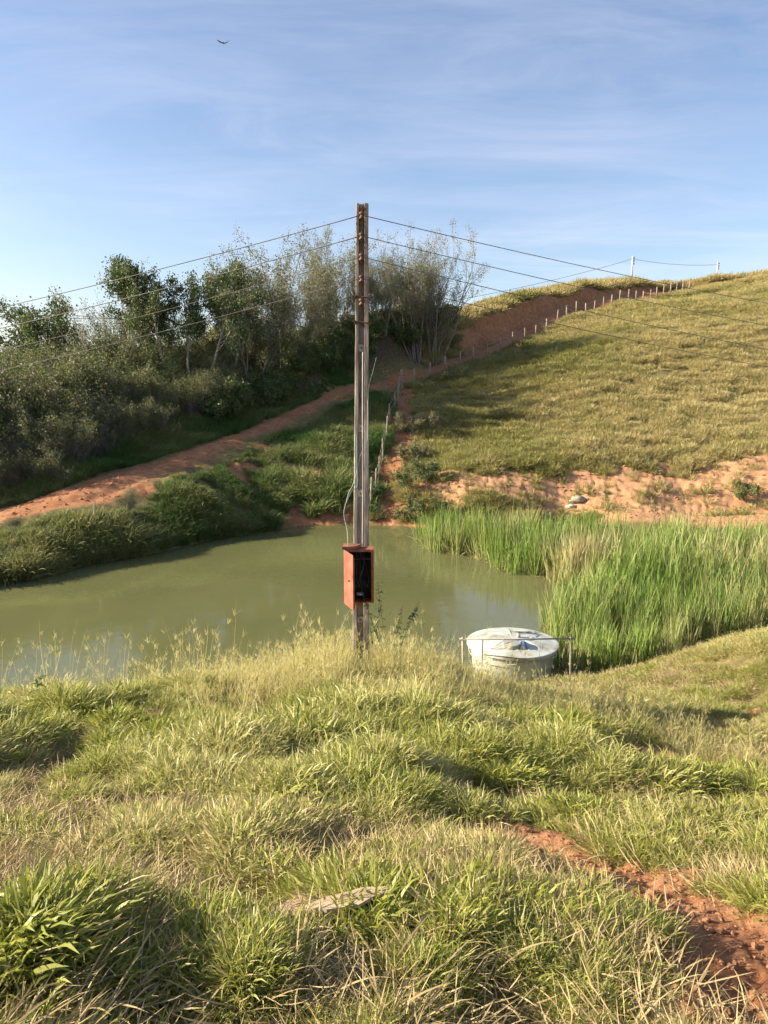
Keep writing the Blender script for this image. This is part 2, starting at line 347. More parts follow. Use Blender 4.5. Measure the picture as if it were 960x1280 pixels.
# ------------------------------------------------------------------ ground sheet
def build_terrain():
    rr = np.concatenate([[0.0], np.geomspace(.45, 14, 200), np.geomspace(14.15, 115, 330), np.geomspace(118, 1500, 26)])
    front = np.linspace(-44, 44, 620); side = np.concatenate([np.linspace(44, 180, 70)[1:], np.linspace(-180, -44, 70)[1:-1]])
    an = np.concatenate([front, side]); an = np.radians(an); n = len(an)
    X = rr[1:, None] * np.sin(an)[None]; Y = rr[1:, None] * np.cos(an)[None]
    s = soil(X, Y); zz = Z(X, Y, s)
    far = rr[1:, None] > 300
    zz = np.where(far, 5 - (rr[1:, None] - 300) * .004, zz)
    V = np.concatenate([[[0, 0, float(Z(np.array([0.]), np.array([0.]))[0])]], np.stack([X.ravel(), Y.ravel(), zz.ravel()], 1)])
    i = np.arange(len(rr) - 2)[:, None]; k = np.arange(n)[None]; k2 = (k + 1) % n
    q = np.stack([1 + i * n + k, 1 + i * n + k2, 1 + (i + 1) * n + k2, 1 + (i + 1) * n + k], -1).reshape(-1, 4)[:, ::-1]
    k = np.arange(n); t = np.stack([np.zeros(n, int), 1 + k, 1 + (k + 1) % n], 1)[:, ::-1]
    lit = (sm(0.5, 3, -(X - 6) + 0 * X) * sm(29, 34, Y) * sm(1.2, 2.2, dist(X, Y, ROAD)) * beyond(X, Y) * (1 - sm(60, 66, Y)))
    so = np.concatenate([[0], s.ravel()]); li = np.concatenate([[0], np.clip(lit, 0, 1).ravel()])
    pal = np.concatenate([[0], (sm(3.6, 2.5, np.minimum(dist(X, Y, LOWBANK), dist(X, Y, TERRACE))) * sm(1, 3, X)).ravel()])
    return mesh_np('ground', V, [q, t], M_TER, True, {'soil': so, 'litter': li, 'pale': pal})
def beyond(x, y):          # 1 on the far side of the road
    yr = np.interp(x, ROAD[:, 0], ROAD[:, 1]); return (y > yr).astype(float)
g = build_terrain(); tag(g, kind='structure')

# ------------------------------------------------------------------ pond water
m, nt, N, L, b = mat_new('pond_water')
n = noise(N, L, .25, 3); r = ramp(N, [(.3, (.105, .110, .044)), (.7, (.13, .133, .056))]); L.new(n.outputs[0], r.inputs[0]); L.new(r.outputs[0], b.inputs['Base Color'])
b.inputs['Roughness'].default_value = .045; b.inputs['IOR'].default_value = 1.33
n = noise(N, L, 2.2, 4, .5, stretch=(1, 1.0, 1)); bp = N.new('ShaderNodeBump'); bp.inputs['Strength'].default_value = .11; bp.inputs['Distance'].default_value = .05; L.new(n.outputs[0], bp.inputs['Height']); L.new(bp.outputs[0], b.inputs['Normal'])
M_WATER = m
MB_ = MB(); ring = [(-26, 12), (-14, 11.6), (4, 12.4), (6, 14.2), (11, 14.4), (15, 20), (13, 29), (6, 32.5), (-4, 33.5), (-9, 29), (-14, 24), (-26, 21)]
MB_.v = [(x, y, 0) for x, y in ring]; MB_.f = [list(range(len(ring)))]
w = MB_.build('water', M_WATER); tag(w, kind='structure')

# ------------------------------------------------------------------ blades and clumps
def blades(n, h, spread, width, lean=(.1, .9), droop=(.4, 1.4), hv=.4, seg=4, tint=(0, .4), tv=1.0, taper=1.0, pdry=.1, gen=None, up=0.0, core=0.0):
    g_ = gen or rng
    a = g_.random(n) * 2 * np.pi; rad = spread * np.sqrt(g_.random(n))
    bx, by = rad * np.cos(a), rad * np.sin(a)
    ln = h * (1 - hv + hv * 2 * g_.random(n) * .9)
    az_ = a + g_.normal(0, .9, n); th0 = g_.uniform(*lean, n); dr = g_.uniform(*droop, n)
    wd = width * g_.uniform(.6, 1.3, n); tw = g_.uniform(-1.2, 1.2, n)
    V = []; p = np.stack([bx, by, np.full(n, -.03 * 1.0)], 1); T = []
    dirh = np.stack([np.cos(az_), np.sin(az_), 0 * az_], 1); side0 = np.stack([-np.sin(az_), np.cos(az_), 0 * az_], 1)
    prof = [.5, 1.0, 1.0, .7, .45][:seg] if seg > 2 else [.8, 1.0]
    for k in range(seg):
        t = k / seg; th = th0 + dr * t * t * 1.3
        d = dirh * np.sin(th)[:, None] + np.array([0, 0, 1]) * np.cos(th)[:, None]
        nrm = np.cross(side0, d); sd = side0 * np.cos(tw)[:, None] + nrm * np.sin(tw)[:, None]
        wk = (wd * prof[k] * .5)[:, None]
        V.append(p - sd * wk); V.append(p + sd * wk)
        p = p + d * (ln / seg)[:, None]
    V.append(p)
    V = np.stack(V, 1)                       # n, 2seg+1, 3
    m_ = 2 * seg + 1; base = (np.arange(n) * m_)[:, None]
    q = np.concatenate([base + np.array([2 * k, 2 * k + 1, 2 * k + 3, 2 * k + 2]) for k in range(seg - 1)])
    tr = base + np.array([2 * seg - 2, 2 * seg - 1, 2 * seg])
    ti = g_.uniform(*tint, n) * tv; ti = np.where(g_.random(n) < pdry, g_.uniform(.7, 1, n), ti)
    va = g_.random(n) * .5
    return V.reshape(-1, 3), q, tr, np.repeat(ti, m_), np.repeat(va, m_)
def join(parts):
    V, Q, T, ti, va = [], [], [], [], []; o = 0
    for v, q, t, a, b_ in parts:
        V.append(v); Q.append(q + o); T.append(t + o); ti.append(a); va.append(b_); o += len(v)
    return np.concatenate(V), np.concatenate(Q), np.concatenate(T), np.concatenate(ti), np.concatenate(va)
def stalks(n, h, spread, width, gen=None, head=True):
    """thin dry seed stalks with a feathery head"""
    g_ = gen or rng; parts = [blades(n, h, spread, width, (.02, .35), (.1, .6), .35, 4, (.75, 1), pdry=.8, gen=g_)]
    if head:
        v, q, t, a, b_ = parts[0]; tips = v.reshape(n, 9, 3)[:, [6, 8]].mean(1)
        for tp in tips:
            hv_, hq, ht, ha, hb = blades(7, h * .10, .006, width * 1.0, (.1, .7), (.2, .9), .4, 3, (.8, 1), pdry=.9, gen=g_)
            parts.append((hv_ + tp - np.array([0, 0, h * .08]), hq, ht, ha, hb))
    return join(parts)
def variants(cname, mat, makers):
    c = bpy.data.collections.new(cname)
    for i, mk_ in enumerate(makers):
        v, q, t, ti, va = mk_()
        o = mesh_np('%s_clump' % cname, v, [q, t], mat, True, {'tint': ti, 'var': va}, link=False); c.objects.link(o)
    return c, len(makers)
_groups = {}
def scatter(name, x, y, scl, dry, var, label, cat, rot=None, z=None, tilt=.12, idx=None, kind='stuff'):
    c, nvar = var; n = len(x)
    z = Z(x, y) if z is None else z
    rot = np.stack([rng.normal(0, tilt, n), rng.normal(0, tilt, n), rng.random(n) * 6.283], 1) if rot is None else rot
    me = bpy.data.meshes.new(name); me.vertices.add(n); me.vertices.foreach_set('co', np.stack([x, y, z], 1).astype(np.float32).ravel())
    a = me.attributes.new('rot', 'FLOAT_VECTOR', 'POINT'); a.data.foreach_set('vector', rot.astype(np.float32).ravel())
    a = me.attributes.new('scl', 'FLOAT', 'POINT'); a.data.foreach_set('value', np.broadcast_to(scl, n).astype(np.float32))
    a = me.attributes.new('dry', 'FLOAT', 'POINT'); a.data.foreach_set('value', np.broadcast_to(dry, n).astype(np.float32))
    a = me.attributes.new('idx', 'INT', 'POINT'); a.data.foreach_set('value', (rng.integers(0, nvar, n) if idx is None else idx).astype(np.int32))
    o = bpy.data.objects.new(name, me); COL.objects.link(o)
    ng = bpy.data.node_groups.new('scatter_' + name, 'GeometryNodeTree')
    ng.interface.new_socket('Geometry', in_out='INPUT', socket_type='NodeSocketGeometry'); ng.interface.new_socket('Geometry', in_out='OUTPUT', socket_type='NodeSocketGeometry')
    N, L = ng.nodes, ng.links
    gi, go = N.new('NodeGroupInput'), N.new('NodeGroupOutput'); ip = N.new('GeometryNodeInstanceOnPoints')
    ci = N.new('GeometryNodeCollectionInfo'); ci.inputs['Collection'].default_value = c; ci.inputs['Separate Children'].default_value = True; ci.inputs['Reset Children'].default_value = True
    def na(nm, t):
        q = N.new('GeometryNodeInputNamedAttribute'); q.data_type = t; q.inputs['Name'].default_value = nm; return q.outputs['Attribute']
    L.new(gi.outputs[0], ip.inputs['Points']); L.new(ci.outputs[0], ip.inputs['Instance']); ip.inputs['Pick Instance'].default_value = True
    L.new(na('idx', 'INT'), ip.inputs['Instance Index']); L.new(na('rot', 'FLOAT_VECTOR'), ip.inputs['Rotation']); L.new(na('scl', 'FLOAT'), ip.inputs['Scale'])
    L.new(ip.outputs[0], go.inputs[0])
    md = o.modifiers.new('scatter', 'NODES'); md.node_group = ng
    tag(o, label, cat, kind=kind)
    return o

M_GRASS = leafy('grass', (.41, .42, .075), (.19, .225, .04), (.56, .50, .22), .42, .45, .35)
M_HILL = leafy('hill_grass', (.27, .265, .065), (.15, .17, .04), (.45, .37, .165), .25)
M_LUSH = leafy('lush_grass', (.10, .195, .04), (.04, .095, .022), (.34, .31, .12), .35)  # dark green grass, deepened further to put the slope's tree shade into the colour
M_REED = leafy('reed', (.25, .34, .07), (.13, .215, .045), (.50, .42, .22), .35)

def wedge(n, y0, y1, k=.60, off=1.2, power=1.0):
    y = y0 + (y1 - y0) * rng.random(n) ** power
    x = (rng.random(n) * 2 - 1) * (k * y + off)
    return x, y

# --- foreground sward
V_GR = variants('sward', M_GRASS, [lambda s=s: join([blades(38, .155, .12, .0075, (.2, 1.25), (.5, 2.0), .55, 4, (0, .6), pdry=.09), blades(6, .2, .06, .006, (.1, .6), (.5, 1.5), .4, 4, (0, .5), pdry=.15), blades(9, .12, .15, .006, (.8, 1.5), (0, .5), .5, 3, (.3, .8), pdry=.3)]) for s in range(6)])
V_BR = variants('broad_sward', M_GRASS, [lambda s=s: join([blades(18, .15, .10, .0125, (.3, 1.3), (.5, 1.8), .5, 4, (0, .35), pdry=.06), blades(14, .13, .12, .008, (.6, 1.4), (.2, .9), .5, 3, (.2, .8), pdry=.25)]) for s in range(5)])
V_ST = variants('dry_stalks', M_GRASS, [lambda s=s: join([stalks(7, .62, .10, .004), blades(22, .38, .1, .006, (.1, .7), (.3, 1.2), .5, 4, (.4, 1), pdry=.5)]) for s in range(4)])
M_THATCH = leafy('dead_grass', (.27, .18, .085), (.17, .10, .05), (.44, .34, .17), .2)
V_TH = variants('thatch', M_THATCH, [lambda s=s: join([blades(30, .13, .15, .004, (.9, 1.5), (-.6, 1.0), .55, 4, (.3, 1), pdry=.4)]) for s in range(3)])
BY = hitn(405, 1115)[1]
def sward():
    n = 112000
    y = 0.5 + 13.6 * rng.random(n) ** 1.05; x = (rng.random(n) * 2 - 1) * (.60 * y + 1.6)
    s = soil(x, y); z = Z(x, y)
    h = fbm(x * 1.15 + 4, y * 1.15, 3)                 # same field as the lumps: longer on top of them
    hh = fbm(x * 2.6 + 40, y * 2.6 + 7, 3)
    keep = (z > -.02) & (rng.random(n) > s * np.where(y < 5, 1.12, 1.2)) & (hh + rng.normal(0, .05, n) > .37) & ((((x + .33) / .24) ** 2 + ((y - BY + .06) / .17) ** 2) > 1) & (y > .9 + 0 * x)
    keep &= rng.random(n) < np.where(y < 6, 1, .8)
    x, y, z, h, hh = x[keep], y[keep], z[keep], h[keep], hh[keep]; n = len(x)
    sc = (.45 + 1.7 * np.clip(h - .3, 0, .5)) * rng.uniform(.7, 1.35, n) * (.55 + .9 * hh)
    # shorter, cropped shelf on the right beyond the rut
    shelf = sm(2.5, 4, x) * sm(8, 9.5, y); sc *= 1 - .3 * shelf; sc *= .62 + .38 * sm(3, 6.5, y); sc *= 1 - .62 * np.exp(-((x - 2.5) / 1.5) ** 2 - ((y - 13.0) / 1.4) ** 2)
    dry = np.clip((fbm(x * .9 + 11, y * .9 + 3, 4) - .5) * 2.0 + .03 + rng.normal(0, .14, n) + .2 * sm(6.5, 9.5, y) * (1 - shelf), -.3, .55)
    return x, y, z, sc, dry, h, hh
x, y, z, sc, dry, h, hh = sward()
br = fbm(x * .8 + 70, y * .8 + 20, 3) + rng.normal(0, .06, len(x)) > .52
scatter('grass', x[~br], y[~br], sc[~br], dry[~br], V_GR, 'yellow green pasture grass covering the near bank', 'grass', z=z[~br])
scatter('broad_grass', x[br], y[br], sc[br], dry[br] - .15, V_BR, 'broad bladed green grass growing through the near bank', 'grass', z=z[br])
th = rng.random(len(x)) < .16 + 1.6 * np.clip(fbm(x * .8 + 33, y * .8 + 12, 3) - .45, 0, .5)
scatter('grass_thatch', x[th], y[th], np.full(th.sum(), 1.0), .3, V_TH, 'flattened dry straw lying between the near grass', 'grass', z=z[th] + .01)
# tall dry grass along the brow of the bank and round the pole foot
PXG = float(P(449.5, 640, 10.5)[0])
def brow():
    n = 7500; x = rng.uniform(-9, 6.5, n); y = rng.uniform(7.2, 12.6, n)
    d = np.hypot(x + .2, (y - 10.2) * .8)
    w_ = .28 * sm(.5, .62, fbm(x * .7 + 5, y * .7, 3)) + 1.05 * np.exp(-(d / 1.5) ** 2) + .5 * np.exp(-((x + 2.6) / .8) ** 2 - ((y - 10.2) / 1.0) ** 2) + .35 * sm(1, 2.2, x) * (1 - sm(3.0, 4.2, x)) * sm(8, 9.5, y)
    w_ = w_ * sm(7, 9, y) * (1 - .6 * sm(-1.6, -3, x)) * (1 - sm(3.6, 5, x))
    k = (rng.random(n) < w_ * .8) & (Z(x, y) > .05)
    k &= ~((np.hypot(x - 2.75, y - 14) < 1.9)) & ~((np.abs(x - PXG * y / 10.5) < .2) & (y < 10.5) & (rng.random(n) < .85))
    return x[k], y[k]
x, y = brow()
sx = np.concatenate([rng.uniform(-5.2, -3.8, 26), rng.uniform(-3.1, -2.0, 22), rng.uniform(-1.3, .9, 30), rng.uniform(1, 4, 14)]); sy = rng.uniform(9.0, 11.0, len(sx))
V_TS = variants('tall_stalks', M_GRASS, [lambda s=s: stalks(3, .95, .05, .0045) for s in range(4)])
scatter('seeding_stalks', sx, sy, rng.uniform(.6, 1.15, len(sx)), rng.uniform(0, .3, len(sx)), V_TS, 'few tall thin seeding grass stalks standing out against the pond', 'grass', tilt=.18)
scatter('tall_dry_grass', x, y, rng.uniform(.4, .95, len(x)) * (1 + .3 * np.exp(-(((x + .5) / 1.1) ** 2))), rng.uniform(-.1, .45, len(x)), V_ST, 'tall straw coloured seeding grass along the brow of the near bank and round the pole', 'grass', tilt=.16)

# --- hillside grass
V_HG = variants('hill_tuft', M_HILL, [lambda s=s: blades(64, .25, .17, .0135, (.1, 1.3), (.1, 1.3), .55, 3, (0, .65), pdry=.22) for s in range(6)])
def hillside():
    n = 230000; y = 31 + 72 * rng.random(n) ** 1.25; x = -12 + (.60 * y + 20) * rng.random(n)
    x2 = x; k = (x < .58 * y + 6)
    x, y = x[k], y[k]
    yr = np.interp(x, ROAD[:, 0], ROAD[:, 1])
    dr = dist(x, y, ROAD)
    # right of the slope fence (pond side)
    fx = np.interp(y, STRIP[::-1, 1], STRIP[::-1, 0]) - .8
    right = (x > fx) & ((y < yr) | (x > 3))
    s = soil(x, y); cl = fbm(x * 1.2 + 9, y * 1.6 + 2, 3)
    k = right & (rng.random(len(x)) > s * np.where(y < 36, .97, 1.12)) & (dr > .9) & (Z0(x, y) > .12) & (cl + rng.normal(0, .08, len(x)) > .36)
    x, y, cl = x[k], y[k], cl[k]
    sc = (.62 + 1.5 * np.clip(cl - .34, 0, .5)) * rng.uniform(.5, 1.35, len(x)) * (1 + .25 * sm(50, 90, y))
    top = beyond(x, y); sc *= 1 + .9 * top
    dry = np.clip((fbm(x * .16, y * .16, 4) - .5) * 2.0 + .2 + (fbm(x * .6, y * .6 + 5, 2) - .5) * .7 + rng.normal(0, .13, len(x)) - .25 * sm(10, 2, x) * sm(60, 45, y) + .25 * top, -.3, .8)
    return x, y, sc, dry
x, y, sc, dry = hillside()
scatter('hill_grass', x, y, sc, dry, V_HG, 'dry tussocky pasture covering the sunlit hillside', 'grass')
kx = rng.uniform(0, 50, 5200); ky = rng.uniform(34, 85, 5200); kk = (soil(kx, ky) < .2) & (beyond(kx, ky) < .5) & (fbm(kx * .3 + 8, ky * .3 + 2, 3) + rng.normal(0, .1, 5200) > .5)
V_HW = variants('hill_weed', leafy('hill_weed', (.16, .18, .05), (.09, .105, .03), (.30, .25, .11), .25), [lambda s=s: blades(60, .26, .2, .02, (.0, 1.2), (.1, .9), .5, 3, (0, .5), pdry=.1) for s in range(4)])
scatter('hill_weeds', kx[kk], ky[kk], rng.uniform(.6, 1.7, kk.sum()), rng.uniform(-.2, .4, kk.sum()), V_HW, 'darker weedy tussocks dotted over the hillside pasture', 'weeds')
# --- lush grass: slope between road and pond, and the verge beyond the road
V_LG = variants('lush_tuft', M_LUSH, [lambda s=s: blades(44, .8, .22, .028, (.1, .9), (.5, 1.7), .5, 4, (0, .3), pdry=.05) for s in range(5)])
def lush():
    n = 72000; y = rng.uniform(21.5, 52, n); x = -.62 * y - 3 + rng.random(n) * (.62 * y + 7)
    s = soil(x, y); dr = dist(x, y, ROAD); z0 = Z0(x, y); fx = np.interp(y, STRIP[::-1, 1], STRIP[::-1, 0])
    far = beyond(x, y) > .5
    cl = fbm(x * .42 + 31, y * .42 + 8, 3)
    k = (x < fx + .1) & (z0 > .03) & (rng.random(n) > s * 1.3) & (dr > np.where(far, 1.5, 2.1) - .8 * sm(28, 40, y)) & (~far | (dr < 4.4 - .05 * (y - 28))) & (cl + rng.normal(0, .04, n) > np.where(far, .2, .27)) & ((y > 33) | (x < -2) | (z0 > .2))
    x, y, cl, far = x[k], y[k], cl[k], far[k]
    sc = (.42 + 1.35 * np.clip(cl - .3, 0, .5)) * rng.uniform(.7, 1.25, len(x)) * np.where(y > 40, .85, 1) * (.5 + .5 * sm(1.6, 3.6, dist(x, y, ROAD)))
    dry = np.clip((fbm(x * .3 + 2, y * .3, 3) - .5) * 1.3 + .05 + rng.normal(0, .1, len(x)) + .25 * sm(-7, -12, x) * (1 - far), -.3, .6)
    return x, y, sc, dry
x, y, sc, dry = lush()
scatter('bank_grass', x, y, sc, dry, V_LG, 'lush dark green grass on the shaded slope between the dirt road and the pond', 'grass')

# --- reeds
def reed():
    return join([blades(13, 1.75, .2, .028, (.01, .24), (.02, .6), .3, 4, (0, .22), pdry=.06), blades(5, 1.0, .2, .024, (.1, .9), (.2, 1.6), .5, 3, (.5, 1), pdry=.6)])
V_RD = variants('reed', M_REED, [reed for s in range(6)])
A_FAR = np.array([W(u, v)[:2] for u, v in ((527, 676), (540, 690), (560, 693), (600, 702), (640, 714), (680, 728), (715, 737), (745, 737), (762, 722), (775, 704), (765, 694), (700, 691), (620, 684), (560, 672))])
A_NEAR = np.array([W(u, v)[:2] for u, v in ((700, 838), (688, 812), (684, 795), (694, 780), (712, 765), (745, 748), (764, 728), (780, 705), (820, 698), (900, 703), (1000, 708), (1160, 715), (1200, 760), (1060, 800), (960, 790), (905, 805), (850, 830), (790, 840))])
def inside(x, y, pl):
    c = np.zeros(x.shape, bool)
    for (x0, y0), (x1, y1) in zip(pl, np.roll(pl, -1, 0)):
        t = ((y0 > y) != (y1 > y)); xx = (x1 - x0) * (y - y0) / (y1 - y0 + 1e-12) + x0; c ^= t & (x < xx)
    return c
def reeds(pl, dens, nm, lab, lo):
    a, b_ = pl.min(0) - .3, pl.max(0) + .3; n = int((b_ - a).prod() * dens)
    x = rng.uniform(a[0], b_[0], n); y = rng.uniform(a[1], b_[1], n)
    jx, jy = (fbm(x * 2, y * 2, 2) - .5) * .9, (fbm(x * 2 + 9, y * 2, 2) - .5) * .9
    cl = fbm(x * .8 + 3, y * .8 + 6, 3)
    k = inside(x + jx, y + jy, pl) & (cl + rng.normal(0, .07, n) > .32)
    x, y, cl = x[k], y[k], cl[k]
    sc = lo * rng.uniform(.66, .98, len(x)) * (.72 + .5 * cl) * (.70 + .36 * sm(16, 21, y))
    dead = [W(735, 728)[:2], W(640, 700)[:2], W(895, 742)[:2], W(960, 745)[:2]]
    dry = -.06 + (fbm(x * .6, y * .6 + 30, 3) - .5) * 1.0 + rng.normal(0, .12, len(x))
    for d, r_ in zip(dead, (.8, .4, .7, .7)): dry += .8 * np.exp(-(np.hypot(x - d[0], y - d[1]) / r_) ** 2)
    dry += .16 * sm(20, 26, y) * (x > 5)
    scatter(nm, x, y, sc, np.clip(dry, -.3, .9), V_RD, lab, 'reeds', tilt=.07, z=np.maximum(Z0(x, y), -.15) - .05)
reeds(A_FAR, 20, 'reeds', 'green bulrush clump standing in the water at the far side of the pond', .92)
reeds(A_NEAR, 17, 'reed_bed', 'wide bed of green bulrushes filling the marsh right of the water tank', .94)

# ------------------------------------------------------------------ trees
def frame_rand(d, g_, ang, az_=None):
    d = d / np.linalg.norm(d); a = np.cross(d, [0, 0, 1.0]);
    if np.linalg.norm(a) < 1e-3: a = np.array([1.0, 0, 0])
    a /= np.linalg.norm(a); b_ = np.cross(d, a); p = g_.random() * 6.283 if az_ is None else az_
    return d * math.cos(ang) + (a * math.cos(p) + b_ * math.sin(p)) * math.sin(ang)
class Tree:
    def __init__(s, seed): s.g = np.random.default_rng(seed); s.pl = []; s.tips = []
    def branch(s, p, d, ln, r, lvl, maxl, P_):
        g_ = s.g; ns = max(3, int(4 + (maxl - lvl) * 1)); pts = [p.copy()]; rad = [r]; st = ln / ns; dirs = []
        for i in range(ns):
            d = d + g_.normal(0, P_['wig'], 3) + np.array([0, 0, P_['up']]) * (1 if lvl else .2); d /= np.linalg.norm(d)
            p = p + d * st; pts.append(p.copy()); dirs.append(d.copy()); rad.append(max(r * (1 - (1 - P_['tap']) * (i + 1) / ns), P_['rmin']))
        s.pl.append((np.array(pts), np.array(rad), 6 if lvl == 0 else (4 if lvl == 1 else 3)))
        if lvl >= P_['leaf_from']:
            for k in range(1, len(pts)): s.tips.append(pts[k])
        if lvl < maxl:
            nb = P_['nb'][lvl]; st_ = P_['start'][lvl]
            for j in range(nb):
                t = st_ + (1 - st_) * (j + g_.random()) / nb; f = min(t * ns, ns - 1e-3); i = int(f)
                q = pts[i] + (pts[i + 1] - pts[i]) * (f - i)
                s.branch(q, frame_rand(dirs[i], g_, g_.uniform(*P_['ang'])), ln * P_['ratio'] * g_.uniform(.65, 1.15) * (1.1 - .45 * t), max(rad[i] * .55, P_['rmin']), lvl + 1, maxl, P_)
    def wood(s):
        V, Q = [], []; o = 0
        for pts, rad, k in s.pl:
            n = len(pts); t = np.gradient(pts, axis=0); t /= np.linalg.norm(t, axis=1)[:, None] + 1e-9
            ref = np.array([.31, .77, .12]); a = np.cross(t, ref); a /= np.linalg.norm(a, axis=1)[:, None] + 1e-9; b_ = np.cross(t, a)
            an = np.arange(k) * 2 * np.pi / k
            v = pts[:, None] + (a[:, None] * np.cos(an)[None, :, None] + b_[:, None] * np.sin(an)[None, :, None]) * rad[:, None, None]
            V.append(v.reshape(-1, 3)); i = np.arange(n - 1)[:, None]; kk = np.arange(k)[None]; k2 = (kk + 1) % k
            Q.append(np.stack([o + i * k + kk, o + i * k + k2, o + (i + 1) * k + k2, o + (i + 1) * k + kk], -1).reshape(-1, 4)); o += n * k
        return np.concatenate(V), np.concatenate(Q)
    def leaves(s, per, size, jit, dryp=.1, long=1.6, frac=1.0, droop=0, zmin=0):
        g_ = s.g; c = np.array(s.tips); zt_ = c[:, 2].max(); c = c[c[:, 2] / zt_ + g_.normal(0, .09, len(c)) > zmin]
        if frac < 1: c = c[g_.random(len(c)) < frac]
        c = np.repeat(c, per, 0); n = len(c); c = c + g_.normal(0, jit, (n, 3))
        a = g_.normal(0, 1, (n, 3)); a[:, 2] -= droop; a /= np.linalg.norm(a, axis=1)[:, None]; b_ = np.cross(a, g_.normal(0, 1, (n, 3))); b_ /= np.linalg.norm(b_, axis=1)[:, None] + 1e-9
        sz = (size * g_.uniform(.6, 1.4, n))[:, None]
        V = np.stack([c, c + a * sz * long * .5 + b_ * sz * .5, c + a * sz * long, c + a * sz * long * .5 - b_ * sz * .5], 1).reshape(-1, 3)
        q = (np.arange(n) * 4)[:, None] + np.arange(4)
        # clump-wise variation of colour
        cell = vnoise(c[:, 0] * 1.1 + 50, c[:, 1] * 1.1 + c[:, 2] * 1.3 + 80)
        ti = np.where(g_.random(n) < dryp, g_.uniform(.5, 1, n), g_.uniform(0, .25, n)); va = np.clip(cell * 1.3 - .3 + g_.normal(0, .12, n), 0, 1)
        return V, q, np.repeat(ti, 4), np.repeat(va, 4)
def bark(name, c0, c1): return simple(name, [(.3, c0), (.7, c1)], 6, .9, .15, .5, 14, stretch=(1, 1, .35))
M_BARK = bark('bark_grey', (.10, .08, .06), (.24, .20, .15)); M_BARKP = bark('bark_pale', (.24, .20, .15), (.42, .37, .29)); M_BARKM = bark('bark_mid', (.13, .11, .09), (.30, .26, .21)); M_STEM = bark('stem_grey', (.11, .09, .075), (.25, .21, .17)); M_BARKD = bark('bark_dark', (.055, .042, .032), (.15, .12, .09))
M_LF_OL = leafy('olive_leaves', (.17, .19, .06), (.10, .125, .045), (.36, .30, .15), .3, inst=False, gvar=0)
M_LF_GG = leafy('grey_green_leaves', (.22, .23, .11), (.14, .16, .075), (.38, .33, .20), .3, inst=False, gvar=0)
M_LF_DK = leafy('dark_leaves', (.095, .15, .045), (.045, .08, .03), (.25, .22, .09), .25, inst=False, gvar=0)
M_LF_TH = leafy('thicket_leaves', (.14, .18, .055), (.07, .10, .035), (.27, .22, .11), .3, inst=False, gvar=.3)

def multi_stem(seed, h, leafy_=1.0, stems=7, bare_top=False):
    """several thin stems fanning from one foot, fine upright twigs, sparse small leaves"""
    T = Tree(seed); g_ = T.g
    for k in range(stems):
        a = k * 2.4 + g_.random(); ln = h * g_.uniform(.62, .95); tilt = g_.uniform(.04, .46)
        d = np.array([math.cos(a) * math.sin(tilt), math.sin(a) * math.sin(tilt), math.cos(tilt)])
        T.branch(np.array([math.cos(a) * .3, math.sin(a) * .3, -.25]), d, ln, .05 + .05 * g_.random(), 0, 3,
                 dict(wig=.085, up=.10, tap=.25, rmin=.009, leaf_from=2, nb=(9, 5, 3), start=(.3, .15, .15), ang=(.35, .85), ratio=.42))
    return T
def tall_crowned(seed, h):
    """bare leaning pole of a trunk, dark clumps of foliage held at the top"""
    T = Tree(seed); g_ = T.g
    for k in range(2):
        a = g_.random() * 6.283; tilt = g_.uniform(.03, .16)
        d = np.array([math.cos(a) * math.sin(tilt), math.sin(a) * math.sin(tilt), math.cos(tilt)])
        T.branch(np.array([.5 * k, .2 * k, -.3]), d, h * g_.uniform(.82, .95), .12, 0, 3,
                 dict(wig=.06, up=.05, tap=.3, rmin=.012, leaf_from=3, nb=(10, 6, 4), start=(.5, .4, .35), ang=(.5, 1.15), ratio=.38))
    return T
def round_tree(seed, h):
    T = Tree(seed); g_ = T.g
    for k in range(3):
        a = g_.random() * 6.283; d = np.array([math.cos(a) * .3, math.sin(a) * .3, 1.0])
        T.branch(np.array([0, 0, -.3]), d / np.linalg.norm(d), h * .75, .14, 0, 3, dict(wig=.1, up=.03, tap=.3, rmin=.012, leaf_from=2, nb=(9, 6, 4), start=(.3, .25, .2), ang=(.5, 1.2), ratio=.45))
    return T
def bush(seed, h, stems=9, up=.05, spread=.9):
    T = Tree(seed); g_ = T.g
    for k in range(stems):
        a = g_.random() * 6.283; tilt = g_.uniform(.05, spread)
        d = np.array([math.cos(a) * math.sin(tilt), math.sin(a) * math.sin(tilt), math.cos(tilt)])
        T.branch(np.array([math.cos(a) * .3, math.sin(a) * .3, -.2]), d, h * g_.uniform(.6, .95), .028, 0, 2, dict(wig=.13, up=up, tap=.3, rmin=.008, leaf_from=1, nb=(9, 5), start=(.2, .1), ang=(.35, 1.0), ratio=.42))
    return T
def make_tree(name, T, wood_m, leaf_m, per, size, jit, **kw):
    root = empty(name, (0, 0, 0)); v, q = T.wood(); n = len(v)
    mesh_np('trunk', v, q, wood_m, True, None, root)
    frac = kw.pop('frac', 1.0)
    if per:
        v, q, ti, va = T.leaves(per, size, jit, frac=frac, **kw); mesh_np('crown', v, q, leaf_m, False, {'tint': ti, 'var': va}, root)
    return root
def copy_tree(o):
    c = o.copy(); COL.objects.link(c)
    for ch in [k for k in COL.objects if k.parent == o]:
        d = ch.copy(); COL.objects.link(d); d.parent = c
    return c
def place(root, u, y, vtop, h0, rz, label, cat, group=None, name=None):
    """put a tree of built height h0 at picture column u and distance y, its top at row vtop"""
    x = P(u, 480, y)[0]
    for _ in range(2):
        z = float(Z(np.array([x]), np.array([y]))[0]); top = P(u, vtop, y)[2]
        s = (top - z) / h0
    root.location = (x, y, z); root.rotation_euler.z = rz; root.scale = (s, s, s)
    tag(root, label, cat, group)
    return root
